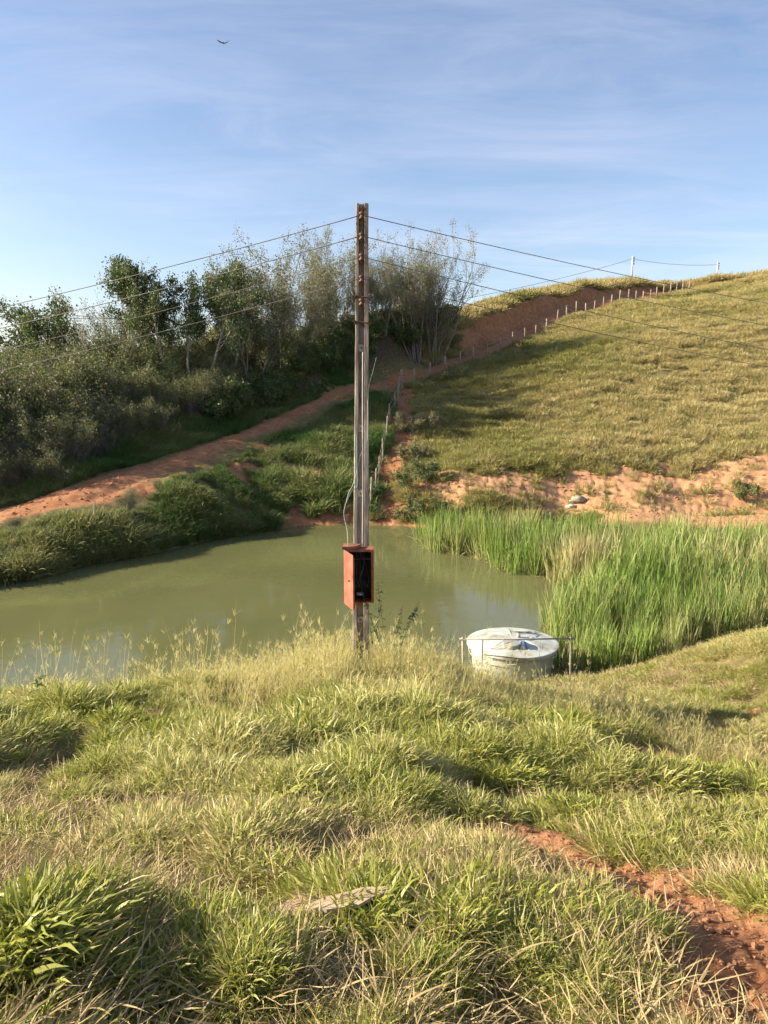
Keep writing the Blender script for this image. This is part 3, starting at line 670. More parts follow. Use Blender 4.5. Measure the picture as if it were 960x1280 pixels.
def height(T): return float(np.percentile(np.array(T.tips)[:, 2], 98))
protos = {}
def proto(key, name, T, *a, **k):
    protos[key] = [make_tree(name, T, *a, **k), height(T), 0]
proto('m1', 'multi_stemmed_tree', multi_stem(11, 10, stems=7), M_BARKM, M_LF_GG, 2, .07, .18, frac=.85, zmin=.22)
proto('m2', 'multi_stemmed_tree', multi_stem(12, 10, stems=8), M_BARKM, M_LF_GG, 2, .06, .16, frac=.85, zmin=.2)
proto('m3', 'multi_stemmed_tree', multi_stem(13, 10, stems=7), M_BARKM, M_LF_OL, 2, .07, .2, frac=.85, zmin=.3)
proto('m4', 'multi_stemmed_tree', multi_stem(14, 9, stems=6), M_BARKD, M_LF_DK, 2, .08, .22, zmin=.3)
proto('e1', 'tall_tree', tall_crowned(21, 9.5), M_BARKP, M_LF_DK, 6, .085, .2, droop=1)
proto('e2', 'tall_tree', tall_crowned(22, 9.5), M_BARKP, M_LF_DK, 6, .085, .2, droop=1)
proto('b1', 'bare_tree', multi_stem(31, 9, stems=3), M_BARKP, M_LF_OL, 1, .05, .1, frac=.08)
proto('r1', 'round_tree', round_tree(41, 7), M_BARKD, M_LF_DK, 4, .08, .2)
def put(key, u, y, vtop, rz, label, group=None):
    pr = protos[key]; root = pr[0] if pr[2] == 0 else copy_tree(pr[0]); pr[2] = 1
    return place(root, u, y, vtop, pr[1], rz, label, 'tree', group)
GT = 'trees along the bank beyond the dirt road'
for a in (
    ('m2', 538, 60, 291, 0.4, 'thin bare-topped tree with many stems, last of the row beside the grassy hill'),
    ('m1', 503, 62, 312, 2.0, 'leafy many-stemmed tree just behind the right edge of the concrete pole'),
    ('m2', 520, 58, 305, 4.4, 'full many-stemmed tree midway between the pole and the grassy hill'),
    ('m1', 466, 59, 330, .9, 'sparse crown peeping out at the right edge of the pole behind the wires'),
    ('m3', 500, 64, 335, 3.0, 'dense-stemmed tree standing a little behind the first trees right of the pole'),
    ('m3', 484, 60, 322, 4.0, 'low olive-leaved tree showing immediately right of the pole above the road'),
    ('m1', 425, 58, 290, 5.1, 'tall sparse tree just left of the concrete pole'),
    ('m2', 398, 55, 303, 1.2, 'slim grey-twigged tree, second tree left of the pole'),
    ('m1', 345, 50, 299, 3.1, 'tall rounded pale olive tree, crown topmost between the pole and the dark crowned trees'),
    ('m1', 312, 47, 330, 1.1, 'airy pale olive tree in the notch left of the tall rounded tree'),
    ('m1', 372, 53, 322, 4.9, 'pale sparse crown just right of the tall rounded tree'),
    ('m4', 345, 49, 395, 4.0, 'dark bushy tree at the foot of the tall rounded tree'),
    ('m3', 408, 54, 365, 2.2, 'dense-stemmed low tree left of the pole at the road verge'),
    ('e2', 215, 44, 345, 2.6, 'small dark crown wedged between the leftmost and middle clumped crowns'),
    ('m1', 160, 46, 380, 2.9, 'feathery olive tree under the left bare tree'),
    ('m4', 118, 45, 398, 2.0, 'dark-leaved bushy tree between the round tree and the bare trees'),
    ('m4', 182, 43, 420, 5.0, 'low dark tree at the foot of the leaning pale trunk'),
    ('m4', 372, 50, 410, 1.3, 'low dark tree in front of the pale sparse crown beside the pole'),
    ('m4', 425, 55, 400, 3.3, 'low dark tree just left of the pole above the road'),
    ('m3', 520, 61, 350, 2.2, 'short olive tree midway along the trees right of the pole'),
    ('m4', 5, 42, 436, 3.9, 'broad dark bush-like tree at the left edge of the thicket'),
    ('m1', 480, 57, 325, 3.7, 'leafy tree right beside the pole, in front of the low olive-leaved one'),
    ('m3', 545, 59, 335, 1.0, 'dense olive tree at the foot of the last bare-topped tree of the row'),
    ('m1', 412, 56, 330, 2.5, 'pale leafy tree filling the gap left of the pole between two taller ones'),
    ('m3', 372, 51, 352, .7, 'shorter leafy tree in the gap between the tall pale tree and the pole'),
    ('m4', 318, 48, 372, 2.6, 'dark-leaved many-stemmed tree under the left side of the tall pale olive tree'),
    ('m4', 452, 57, 350, 1.1, 'dark slender tree directly behind the concrete pole'),
    ('e1', 288, 46, 332, 1.9, 'dark crowned tree standing right of the twin pale trunks'),
    ('e2', 240, 43, 328, .3, 'tree with pale thin trunk and dark clumped crown at the road verge'),
    ('e1', 195, 45, 330, 4.2, 'leaning pale-trunked tree whose dark crown is leftmost of the tall clumped crowns'),
    ('b1', 150, 44, 338, 1.0, 'leafless pale tree rising from the thicket left of the dark crowns'),
    ('b1', 128, 47, 372, 3.0, 'small leafless tree just right of the round tree'),
    ('r1', 62, 48, 383, .5, 'round dark tree alone above the thicket at the far left'),
    ('m4', 268, 46, 400, 3.4, 'low dark tree filling the space under the dark clumped crowns'),
    ('m3', 215, 47, 415, 5.4, 'low bushy tree behind the leaning pale trunk'),
): put(*a, group=GT)
# thicket left: tangled grey stems, olive leaves, reads as one mass
def coll_trees(cname, items):
    c = bpy.data.collections.new(cname)
    for T, wm, lm, per, size, jit, kw in items:
        v, q = T.wood(); lv, lq, ti, va = T.leaves(per, size, jit, **kw)
        n = len(v); V = np.concatenate([v, lv]); o = mesh_np(cname + '_clump', V, [q, lq + n], wm, True, {'tint': np.concatenate([np.zeros(n), ti]), 'var': np.concatenate([np.zeros(n), va])}, link=False)
        o.data.materials.append(lm); mi = np.zeros(len(q) + len(lq), np.int32); mi[len(q):] = 1; o.data.polygons.foreach_set('material_index', mi); c.objects.link(o)
    return c, len(items)
V_TK = coll_trees('thicket', [(bush(50 + k, 3.7, 14, .09, .6), M_STEM, M_LF_TH, 3, .062, .16, dict(dryp=.22, zmin=.6)) for k in range(4)] + [(bush(60 + k, 3.3, 18, .09, .5), M_STEM, M_LF_TH, 1, .055, .14, dict(dryp=.5, zmin=.62)) for k in range(2)])
def thicket():
    X, Y, Sx, I = [], [], [], []
    for k in range(520):
        y = rng.uniform(29, 50); x = rng.uniform(-.62 * y - 6, -.16 * y)
        dr = float(dist(np.array([x]), np.array([y]), ROAD)[0])
        if beyond(np.array([x]), np.array([y]))[0] < .5 or dr < 2.7: continue
        u = 480 + F * x / (y * .99)
        if u > 300: continue
        X.append(x); Y.append(y)
        hgt = rng.uniform(.8, 1.3) * (1.0 if dr > 6.5 else (.75 if dr > 4 else .5)); Sx.append(hgt); I.append(rng.integers(0, 4) if dr > 5 else rng.integers(2, 6))
    return np.array(X), np.array(Y), np.array(Sx), np.array(I)
x, y, s_, ii = thicket()
scatter('thicket', x, y, s_, 0, V_TK, 'tangled thicket of grey stems and olive leaves beyond the dirt road', 'thicket', tilt=.1, idx=ii)
V_US = coll_trees('undergrowth', [(bush(70 + k, 1.9, 10, .02, 1.0), M_BARKD, M_LF_DK, 3, .09, .13, dict(dryp=.12)) for k in range(4)])
def under():
    X, Y = [], []
    for k in range(640):
        u = rng.uniform(270, 560); y = rng.uniform(41, 72); x = P(u, 480, y)[0]
        dr = float(dist(np.array([x]), np.array([y]), ROAD)[0])
        if beyond(np.array([x]), np.array([y]))[0] < .5 or dr < 2.0 or dr > 9 or (u > 585 and dr < 4): continue
        X.append(x); Y.append(y)
    return np.array(X), np.array(Y)
x, y = under()
scatter('undergrowth', x, y, rng.uniform(.3, 1.05, len(x)), 0, V_US, 'dark shrubby undergrowth below the row of trees', 'undergrowth')
# distant sunlit scrub seen between the trunks
x = rng.uniform(-45, 4, 240); y = rng.uniform(68, 92, 240)
scatter('scrub', x, y, rng.uniform(.8, 1.5, 240), 0, (lambda: coll_trees('scrub', [(bush(80 + k, 2.2, 10, .02, 1.0), M_BARK, M_LF_OL, 3, .14, .2, dict(dryp=.2)) for k in range(3)]))(), 'sunlit scrub on the ground behind the row of trees', 'scrub')

# small shrubs one can tell apart
def shrub(u, v, h, seed, label, leaf, per=3, size=.04, yy=None):
    T = bush(seed, h, 8, .03, .8); r_ = make_tree('shrub', T, M_BARK, leaf, per, size, .06)
    for c_ in COL.objects:
        if c_.parent == r_: c_.name = 'stem' if c_.name.startswith('trunk') else 'foliage'
    p = hit(u, v) if yy is None else np.array([P(u, 480, yy)[0], yy, 0])
    r_.location = (p[0], p[1], float(Z(p[:1], p[1:2])[0])); tag(r_, label, 'shrub', 'shrubs on the hillside'); return r_
M_LF_GY = leafy('grey_leaves', (.25, .24, .11), (.15, .16, .06), (.42, .36, .2), .3, inst=False, gvar=0)
shrub(508, 545, 1.4, 90, 'pale grey-leaved shrub beside the red strip, at its upper part', M_LF_GY)
shrub(536, 540, 1.3, 91, 'pale grey-leaved shrub a little uphill right of the red strip', M_LF_GY)
shrub(512, 580, 1.3, 92, 'yellowish shrub beside the middle of the red strip', M_LF_GY)
shrub(568, 478, 1.5, 93, 'greyish shrub in the shade below the road fence', M_LF_GY)
shrub(522, 610, 1.4, 94, 'dark green shrub near the foot of the red strip beside the red bank', M_LF_DK)
shrub(560, 448, 1.6, 95, 'grey-green shrub at the road edge below the last tree of the row', M_LF_GY, yy=61.5)
shrub(535, 645, 1.2, 96, 'low brownish shrub at the shore left of the far reeds', M_LF_TH)
shrub(930, 622, .8, 97, 'low round bush on the sunlit red bank near the right edge', M_LF_OL)

# ------------------------------------------------------------------ the concrete pole
M_CONC = simple('weathered_concrete', [(.34, (.12, .09, .07)), (.48, (.34, .27, .215)), (.62, (.52, .45, .37))], 9, .9, .2, .9, 40, stretch=(1, 1, .16), detail=10, bdist=.02)
M_CONCD = simple('dark_stained_concrete', [(.3, (.12, .085, .065)), (.7, (.30, .23, .17))], 7, .9, .2, .5, 30, stretch=(1, 1, .3), detail=8)
M_RUST = simple('rusty_steel', [(.3, (.07, .035, .022)), (.7, (.20, .10, .06))], 20, .7, .4, .3, metallic=.4)
M_PORC = simple('brown_porcelain', [(.3, (.06, .03, .02)), (.7, (.15, .08, .05))], 10, .55, .4, .2)
M_HOLE = simple('dark_hole', [(0, (.02, .015, .012)), (1, (.03, .02, .015))], 5, .9, .1, 0)
PY = 10.5; PX = float(P(449.5, 640, PY)[0]); PZ = 1.2; ztop = float(P(453, 255, PY)[2]); xtop = float(P(453, 255, PY)[0])
pole = empty('utility_pole', (PX, PY, PZ))
tag(pole, 'weathered concrete pole with a recessed face and an open orange meter box beside the pond', 'utility pole')
HT = ztop - PZ; LX = (xtop - PX)
def hw(z): return .122 - .043 * z / HT        # half width at height z
def cx_(z): return LX * z / HT
def tz(v): return float(P(450, v, PY - .09)[2]) - PZ
nS = 26; zs = [HT * i / nS for i in range(nS + 1)]
mb = MB()
def slab(xa, xb, ya, yb):        # xa.. functions of half width, stacked segments
    b0 = len(mb.v)
    for z in zs:
        w_ = hw(z); c_ = cx_(z); j = random.uniform(-.0025, .0025)
        for X_, Y_ in ((xa * w_, ya), (xb * w_, ya), (xb * w_, yb), (xa * w_, yb)): mb.v.append((c_ + X_ + j, Y_ * w_ / .1, z))
    for i in range(nS):
        for k in range(4): mb.f.append([b0 + i * 4 + k, b0 + i * 4 + (k + 1) % 4, b0 + i * 4 + 4 + (k + 1) % 4, b0 + i * 4 + 4 + k])
    mb.f.append([b0 + 3, b0 + 2, b0 + 1, b0]); e = b0 + nS * 4; mb.f.append([e, e + 1, e + 2, e + 3])
slab(-1, -.48, -.085, .085); slab(.34, 1, -.085, .085); slab(-.478, .338, -.028, .028)
sh = mb.build('shaft', M_CONC, pole, bevel=.008)
# solid crosspieces with a bolt hole through the recess
for v in (435, 536, 617, 700, 775):
    z = tz(v); w_ = hw(z); mb = MB(); a = .045
    x0, x1 = -.478 * w_ + .002, .338 * w_ - .002; c0 = cx_(z) + (x0 + x1) / 2; hx = (x1 - x0) / 2; yf = -.078 * w_ / .1
    outer = [(hx, 0), (hx, a), (0, a), (-hx, a), (-hx, 0), (-hx, -a), (0, -a), (hx, -a)]
    for yy, rr_ in ((yf, 1), (yf, 0), (yf + .03, 0)):
        for k, (ox, oz) in enumerate(outer):
            if rr_: mb.v.append((c0 + ox, yy, z + oz))
            else: an = k * math.pi / 4; mb.v.append((c0 + .013 * math.cos(an), yy, z + .013 * math.sin(an)))
    for k in range(8):
        k2 = (k + 1) % 8
        mb.f.append([k, 8 + k, 8 + k2, k2]); mb.f.append([8 + k, 16 + k, 16 + k2, 8 + k2])
    mb.f.append([16 + k for k in range(8)])
    # top and bottom ledges
    for sgn in (1, -1):
        b0 = len(mb.v); mb.v += [(c0 - hx, yf, z + sgn * a), (c0 + hx, yf, z + sgn * a), (c0 + hx, -.029, z + sgn * (a + .02)), (c0 - hx, -.029, z + sgn * (a + .02))]
        mb.f.append([b0, b0 + 1, b0 + 2, b0 + 3] if sgn > 0 else [b0 + 3, b0 + 2, b0 + 1, b0])
    mb.build('crosspiece', M_CONC, pole)
# insulator rack at the head
ys_ = -.085 * .08 / .1 - .02
zt, zb = tz(262), tz(408)
mb = MB(); mb.box(cx_(zb) - .022, -.062, zb, cx_(zb) + .014, -.055, zt - .02)
rack = mb.build('insulator_rack', M_RUST, pole); rack.location.x = .012
SP = []
for v in (270, 296, 322, 349, 378):
    z = tz(v); c = (cx_(z) - .004, -.118, z)
    mb = MB(); mb.lathe([(.004, .045), (.026, .045), (.036, .034), (.034, .018), (.020, .008), (.020, -.008), (.034, -.018), (.036, -.034), (.026, -.045), (.004, -.045)], 14, c)
    mb.build('insulator', M_PORC, pole, True); SP.append((c[0] + PX, c[1] + PY, c[2] + PZ))
    mb = MB(); mb.box(c[0] - .012, -.128, z + .048, c[0] + .012, -.05, z + .056); mb.box(c[0] - .012, -.128, z - .056, c[0] + .012, -.05, z - .048)
    mb.tube([(c[0], -.118, z - .065), (c[0], -.118, z + .065)], .006, 8); mb.build('bracket', M_RUST, pole)
for v in (371, 403):      # long clamp bolts through the head
    z = tz(v); mb = MB(); w_ = hw(z)
    mb.tube([(cx_(z) - w_ - .04, -.093, z + .012), (cx_(z) + w_ + .05, -.093, z - .012)], .011, 8)
    mb.box(cx_(z) - w_ - .014, -.105, z - .02, cx_(z) - w_ - .002, .05, z + .03); mb.box(cx_(z) + w_ + .002, -.105, z - .032, cx_(z) + w_ + .014, .05, z + .015)
    mb.build('clamp_bolt', M_RUST, pole)
mb = MB(); z = tz(262); mb.box(cx_(z) - .05, -.1, z - .005, cx_(z) + .05, -.074, z + .02); mb.build('clamp_strap', M_RUST, pole)
# meter box, an open steel case bolted on the face
M_ORANGE = simple('faded_orange_paint', [(.3, (.16, .052, .032)), (.5, (.25, .085, .05)), (.7, (.32, .13, .08))], 6, .6, .35, .15, 30, detail=8)
M_BOXR = simple('rusted_orange_edge', [(.3, (.19, .06, .035)), (.7, (.42, .15, .08))], 9, .7, .3, .2, 30, detail=8)
M_BLACK = simple('near_black', [(.3, (.012, .010, .009)), (.7, (.035, .028, .024))], 8, .8, .2, 0)  # near-black tone of the back board and the breakers
M_GREY = simple('grey_plastic', [(.3, (.25, .25, .24)), (.7, (.42, .42, .40))], 8, .5, .4, 0)
M_CABG = simple('green_sheath', [(.3, (.07, .16, .11)), (.7, (.13, .26, .19))], 9, .5, .4, 0)
M_CABW = simple('pale_sheath', [(.3, (.45, .40, .36)), (.7, (.62, .56, .50))], 9, .5, .4, 0)
by = PY - .10
pL, pR = P(430.5, 687, by - .22), P(467, 687, by - .22); bx0, bx1 = pL[0] - PX, pR[0] - PX; bz1 = pL[2] - PZ; bz0 = P(450, 754, by - .22)[2] - PZ
yb, yf = -.10, -.31; t = .012
box = MB(); box.box(bx0, yb - t, bz0, bx1, yb, bz1)
bo = box.build('meter_box', M_BOXR, pole, bevel=.002)
def sub(nm, mbx, mt, **k): return mbx.build(nm, mt, bo, **k)
s_ = MB(); s_.box(bx0, yf, bz0, bx0 + t, yb - t - .001, bz1); s_.box(bx1 - t, yf, bz0, bx1, yb - t - .001, bz1); s_.box(bx0 + t + .001, yf, bz1 - t, bx1 - t - .001, yb - t - .001, bz1); s_.box(bx0 + t + .001, yf, bz0, bx1 - t - .001, yb - t - .001, bz0 + t)
s_.box(bx1 - .035, yf - .004, bz0 + t, bx1 - .002, yf - .001, bz1 - t); s_.box(bx0 + t, yf - .004, bz1 - .035, bx1 - .037, yf - .001, bz1 - .002)
sub('casing', s_, M_BOXR)
s_ = MB(); s_.box(bx0 + t + .002, yb - t - .012, bz0 + t + .002, bx1 - t - .002, yb - t - .003, bz1 - t - .002); sub('back_board', s_, M_BLACK)
s_ = MB(); s_.box(bx0 + t + .002, yf + .03, bz1 - .15, bx1 - t - .002, yb - t - .02, bz1 - .143); sub('shelf', s_, M_RUST)
s_ = MB()
for i in range(4): s_.box(bx0 + .14 + i * .045, yf + .10, bz0 + .2, bx0 + .18 + i * .045, yb - t - .014, bz0 + .31); 
sub('circuit_breaker', s_, M_BLACK, bevel=.003)
s_ = MB(); s_.lathe([(.0, .0), (.05, .0), (.055, .02), (.03, .03), (0, .03)], 20, (bx0 + .21, yf + .08, bz0 + .10)); sub('cover_cap', s_, M_GREY, smooth=True)
s_ = MB()
def curve_pts(p, n=8):
    p = [Vector(q) for q in p]; out = []
    for i in range(len(p) - 1):
        a, b_, c_, d_ = p[max(i - 1, 0)], p[i], p[i + 1], p[min(i + 2, len(p) - 1)]
        for k in range(n):
            t_ = k / n; out.append(.5 * ((2 * b_) + (c_ - a) * t_ + (2 * a - 5 * b_ + 4 * c_ - d_) * t_ ** 2 + (3 * b_ - a - 3 * c_ + d_) * t_ ** 3))
    out.append(p[-1]); return out
for q in range(7):
    xa = bx0 + .14 + .04 * random.random() * 4; s_.tube(curve_pts([(bx0 + .16 + .02 * q, yf + .12, bz1 - .02), (xa, yf + .06 + .02 * q, bz1 - .2), (xa + random.uniform(-.08, .08), yf + .07, bz0 + .33), (bx0 + .16 + .03 * q, yf + .09, bz0 + .2)]), .0022, 5)
sub('loose_wiring', s_, simple('grey_wiring', [(.3, (.08, .075, .07)), (.7, (.2, .19, .17))], 8, .5, .4, 0))
# door, hinged on the left edge and swung towards the viewer
dw = bx1 - bx0 - .004; ang = R(-69)
s_ = MB(); s_.box(0, -.010, bz0 - .0, dw, 0, bz1 + .0); s_.box(.02, .0015, bz0 + .02, dw - .02, .012, bz0 + .032); s_.box(.02, .0015, bz1 - .03, dw - .02, .012, bz1 - .018)
s_.box(dw - .012, .0015, bz0 + .034, dw - .002, .014, bz1 - .034)
do = sub('door', s_, M_ORANGE, bevel=.002); do.location = (bx0 - .002, yf - .006, 0); do.rotation_euler.z = ang
s_ = MB(); s_.lathe([(.0, .0), (.012, .0), (.012, .02), (0, .02)], 12); lk = sub('lock', s_, M_RUST); lk.rotation_euler = (math.pi / 2, 0, ang)
lk.location = (bx0 + math.cos(ang) * dw * .62 + .012 * math.sin(ang), yf - .006 + math.sin(ang) * dw * .62 - .012 * math.cos(ang), (bz0 + bz1) / 2 + .0)
for zz in (bz0 + .08, bz1 - .1): s_ = MB(); s_.tube([(bx0 - .006, yf - .008, zz), (bx0 - .006, yf - .008, zz + .05)], .007, 8); sub('hinge', s_, M_RUST)
# broken roof tile lying over the box
M_TILE = simple('old_clay_tile', [(.3, (.15, .06, .04)), (.7, (.33, .15, .09))], 8, .9, .2, .5, 25)
c0, c1 = P(427.5, 684, by - .2), P(448, 684, by - .2)
root = MB(); x0, x1 = c0[0] - PX, c1[0] - PX
root.quad_hull([(x0, -.34, bz1 + .004), (x1, -.33, bz1 + .006), (x1 + .04, -.12, bz1 + .003), (x0 + .01, -.125, bz1 + .003), (x0, -.34, bz1 + .045), (x1 - .02, -.33, bz1 + .055), (x1 + .05, -.12, bz1 + .04), (x0 + .01, -.125, bz1 + .05)])
tl = root.build('roof_tile', M_TILE, bevel=.006); tl.location = (PX, PY, PZ); tag(tl, 'broken clay tile laid on top of the orange meter box', 'roof tile')
# timber block under the box
s_ = MB(); s_.box(cx_(2) - .075, -.20, bz0 - .085, cx_(2) + .0, -.105, bz0 - .003); s_.build('support_block', simple('old_timber', [(.3, (.25, .12, .06)), (.7, (.45, .26, .14))], 8, .85, .2, .4, stretch=(1, 1, .2)), pole, bevel=.004)
# cables stapled down the pole
def pc(u, v, dy=-.115): p = P(u, v, PY + dy); return (p[0] - PX, dy, p[2] - PZ)
s_ = MB(); s_.tube(curve_pts([pc(470.5, 447, -.22), pc(466, 465, -.18), pc(460.5, 487), pc(460.5, 520), pc(459.5, 552), pc(452, 566), pc(449, 580), pc(446, 596), pc(441.5, 610), pc(432, 632, -.16), pc(433, 655, -.2), pc(435, 684, -.25)]), .0035, 6)
s_.build('cable', M_CABG, pole, True)
s_ = MB(); s_.tube(curve_pts([pc(459.5, 500), pc(459.8, 540), pc(458, 556), pc(451, 568, -.12), pc(447, 585), pc(441, 606), pc(436, 616, -.14), pc(430.5, 636, -.17), pc(430.2, 646, -.19), pc(434, 664, -.22), pc(434.5, 684, -.26)]), .0035, 6)
s_.build('cable', M_CABW, pole, True)
s_ = MB(); s_.tube(curve_pts([pc(446, 545), pc(446.5, 580), pc(447, 605), pc(443, 612)]), .008, 6); s_.build('cable', M_CABG, pole, True)
s_ = MB(); s_.tube(curve_pts([pc(453.5, 440, -.10), pc(453.2, 520, -.1), pc(453.5, 600, -.1), pc(453, 684, -.1)]), .008, 6); s_.build('conduit', M_CABW, pole, True)

# ------------------------------------------------------------------ wires
M_WIRE = simple('weathered_cable', [(.3, (.10, .09, .085)), (.7, (.17, .155, .14))], 5, .6, .4, 0)
M_WIREP = simple('pale_cable', [(.3, (.40, .36, .30)), (.7, (.5, .46, .38))], 5, .5, .4, 0)
def wire(a, b_, sag, r_, mat, label, group, n=40, name='power_line'):
    a, b_ = Vector(a), Vector(b_); pts = []
    for i in range(n + 1):
        t_ = i / n; p = a.lerp(b_, t_); p.z -= sag * 4 * t_ * (1 - t_); pts.append(p)
    mb = MB(); mb.tube(pts, r_, 6); o = mb.build(name, mat, None, True); tag(o, label, 'cable', group); return o
RO = ('topmost', 'second highest', 'third highest', 'lowest')
def endp(u, v, y): return P(u, v, y)
ends_r = [(960, 366), (960, 394), (960, 424), (960, 446)]
for i in range(4):
    s0 = SP[i]; a = (s0[0] + .022, s0[1], s0[2])
    # the run goes on past the frame; aim it through the point where the photo shows it
    e = P(*ends_r[i], 17.0); a_ = np.array(a); b_ = a_ + (e - a_) * 2.1
    wire(a, b_, .22, .0054, M_WIRE, RO[i] + ' of the four cables running from the pole to the right over the hill', 'cables strung from the concrete pole')
    va = ((0, 372), (0, 398), (0, 426), (0, 451))[i]
    a = (s0[0] - .022, s0[1], s0[2]); e = P(*va, 12.0); a_ = np.array(a); b_ = a_ + (e - a_) * 2.2
    wire(a, b_, .15, .0062 if i < 2 else .0036, M_WIRE, RO[i] + ' of the four cables running from the pole to the left over the trees', 'cables strung from the concrete pole')

# far poles on the hilltop
M_FARP = simple('pale_concrete', [(.3, (.42, .40, .36)), (.7, (.6, .57, .52))], 5, .9, .2, .2)
def far_pole(u, vt, y, label, r_=.14, arm=False):
    p = P(u, 480, y); x = p[0]; z = float(Z0(np.array([x]), np.array([y]))[0]); top = P(u, vt, y)[2]
    rt = empty('far_pole', (x, y, z - .3)); rt.name = 'utility_pole'
    mb = MB(); hh = top - z + .3; mb.tube([(0, 0, 0), (0, 0, hh)], [r_, r_ * .7], 10); mb.build('shaft', M_FARP, rt, True)
    for k in range(3):
        mb = MB(); mb.lathe([(.01, .1), (.07, .08), (.09, .0), (.07, -.08), (.01, -.1)], 10, (r_ * .9 + .06, -.05, hh - .25 - .35 * k))
        mb.build('insulator', M_PORC, rt, True)
    tag(rt, label, 'utility pole', 'poles on the hilltop'); return (x, y, top)
t1 = far_pole(782.5, 320, 100, 'pale pole standing on the hilltop, the tallest of the poles there', .12)
t2 = far_pole(886.5, 327, 112, 'slim grey pole on the hill crest right of the end of the fence', .11)
t3 = far_pole(633, 360, 92, 'thin low pole poking above the grass at the left end of the hilltop', .05)
z1 = Vector(t1); z1.z -= .35; z2 = Vector(t2); z2.z -= .4
wire(z1, z2, .35, .022, M_WIRE, 'far thin cable between the two poles on the hilltop', 'far cables')
lft = P(560, 366, 80); wire(tuple(lft + (lft - np.array(t1)) * .6), z1, .8, .022, M_WIRE, 'far thin cable rising from behind the trees to the pale hilltop pole', 'far cables')
wire(P(-60, 371, 55), P(190, 402, 62), .25, .022, M_WIRE, 'upper of two far thin cables crossing behind the trees at the far left', 'far cables')
wire(P(-60, 373, 54), P(170, 396, 58), .6, .022, M_WIRE, 'lower of two far thin cables crossing behind the trees at the far left', 'far cables')

# ------------------------------------------------------------------ fences
M_POST = simple('weathered_post', [(.3, (.20, .155, .11)), (.7, (.36, .29, .22))], 6, .9, .15, .5, stretch=(1, 1, .25))
fw = simple('fence_wire', [(.3, (.2, .17, .14)), (.7, (.28, .24, .2))], 5, .6, .4, 0, metallic=.3)
def fence(bases, hts, label, nwires, rp):
    g0 = bases[0]; f = empty('wire_fence', tuple(g0)); tag(f, label, 'fence'); tops = []
    for p, h in zip(bases, hts):
        lean = (random.uniform(-.05, .05), random.uniform(-.05, .05)); h *= random.uniform(.9, 1.08)
        mb = MB(); r_ = rp * random.uniform(.8, 1.2)
        b0 = Vector(p) - Vector(g0); tp = b0 + Vector((lean[0] * h, lean[1] * h, h))
        mb.tube([b0 - Vector((0, 0, .3)), b0.lerp(tp, .5), tp], [r_, r_ * .95, r_ * .85], 7); mb.build('fence_post', M_POST, f, True); tops.append((b0, tp))
    for k in range(nwires):
        t_ = .35 + .58 * k / max(nwires - 1, 1); mb = MB(); pts = []
        for (b0, tp), (b1, t1_) in zip(tops[:-1], tops[1:]):
            a, c_ = b0.lerp(tp, t_), b1.lerp(t1_, t_); pts += [a, a.lerp(c_, .5) - Vector((0, 0, .03))]
        pts.append(tops[-1][0].lerp(tops[-1][1], t_)); mb.tube(pts, .009, 4); mb.build('wire', fw, f, True)
def gp(x, y): return np.array([x, y, float(Z(np.array([x]), np.array([y]))[0])])
UP = [(502, 488), (518, 480), (537.5, 472), (556, 463), (574.6, 457), (591.7, 452), (608, 445), (625, 437), (641, 432), (656, 429), (669, 427), (683, 420), (696, 414), (708, 407), (720, 402), (732, 398), (742.5, 394), (754, 391), (764, 388), (774, 385), (785, 381), (795, 378), (804, 374), (813, 371), (821, 369), (829.5, 366), (838, 363), (846, 360), (853.5, 358), (862, 356)]
def yroad(u):      # distance of the fence line at a picture column
    return np.interp(u, [500, 540, 600, 660, 740, 800, 862], [51.2, 54.8, 60.8, 67.3, 77, 85.5, 96])
ub = []
for u, v in UP:
    y = float(yroad(u)); x = P(u, v, y)[0]; ub.append(gp(x, y))
fence(ub, [1.25] * len(ub), 'long fence of slim grey posts climbing the hill along the dirt road', 3, .075)
DN = [(500, 497), (497, 507), (493, 520), (488, 539), (483, 556), (479, 580), (474, 603), (469, 622), (463, 639), (459, 652)]
db = [gp(*hit(u, v)[:2]) for u, v in DN]
fence(db, [1.35] * len(db), 'short fence of leaning grey posts going down to the pond beside the red strip', 3, .042)
# stake on the near verge of the road
p = hit(119, 668); mb = MB(); mb.tube([(0, 0, -.2), (.02, 0, .55), (.05, .02, 1.0)], [.03, .028, .022], 7); o = mb.build('wooden_stake', M_POST, None, True); o.location = gp(p[0], p[1]); tag(o, 'small pale stake standing in the grass between the dirt road and the pond', 'stake')

# ------------------------------------------------------------------ water tank
M_TANK = simple('weathered_fibreglass', [(.3, (.20, .20, .15)), (.5, (.38, .39, .33)), (.7, (.52, .52, .45))], 3, .55, .4, .15, 25, detail=8, stretch=(1, 1, .4))
M_LID = simple('pale_tank_lid', [(.3, (.17, .17, .125)), (.43, (.36, .36, .30)), (.55, (.44, .47, .43)), (.75, (.55, .58, .54))], 2.6, .5, .4, .1, 20, detail=8)
M_BLUE = simple('blue_plastic', [(.3, (.05, .13, .42)), (.7, (.10, .22, .55))], 4, .4, .4, 0)
TY = 15.0; TX = float(P(640.5, 803, TY)[0]); rim = float(P(640, 803, TY)[2]); r0 = .93
tank = empty('water_tank', (TX, TY, -.25)); tag(tank, 'pale round water tank with a shallow domed lid at the edge of the pond', 'water tank')
zr = rim + .25
mb = MB(); mb.lathe([(.0, 0), (r0 * .80, 0), (r0 * .82, .05), (r0 * .93, zr - .10), (r0 * .95, zr - .10), (r0 * .95, zr - .07), (r0 * .935, zr - .06), (r0 * .945, zr - .025), (r0 * 1.0, zr - .02), (r0 * 1.0, zr), (.0, zr)], 64)
mb.build('body', M_TANK, tank, True).data
mb = MB()
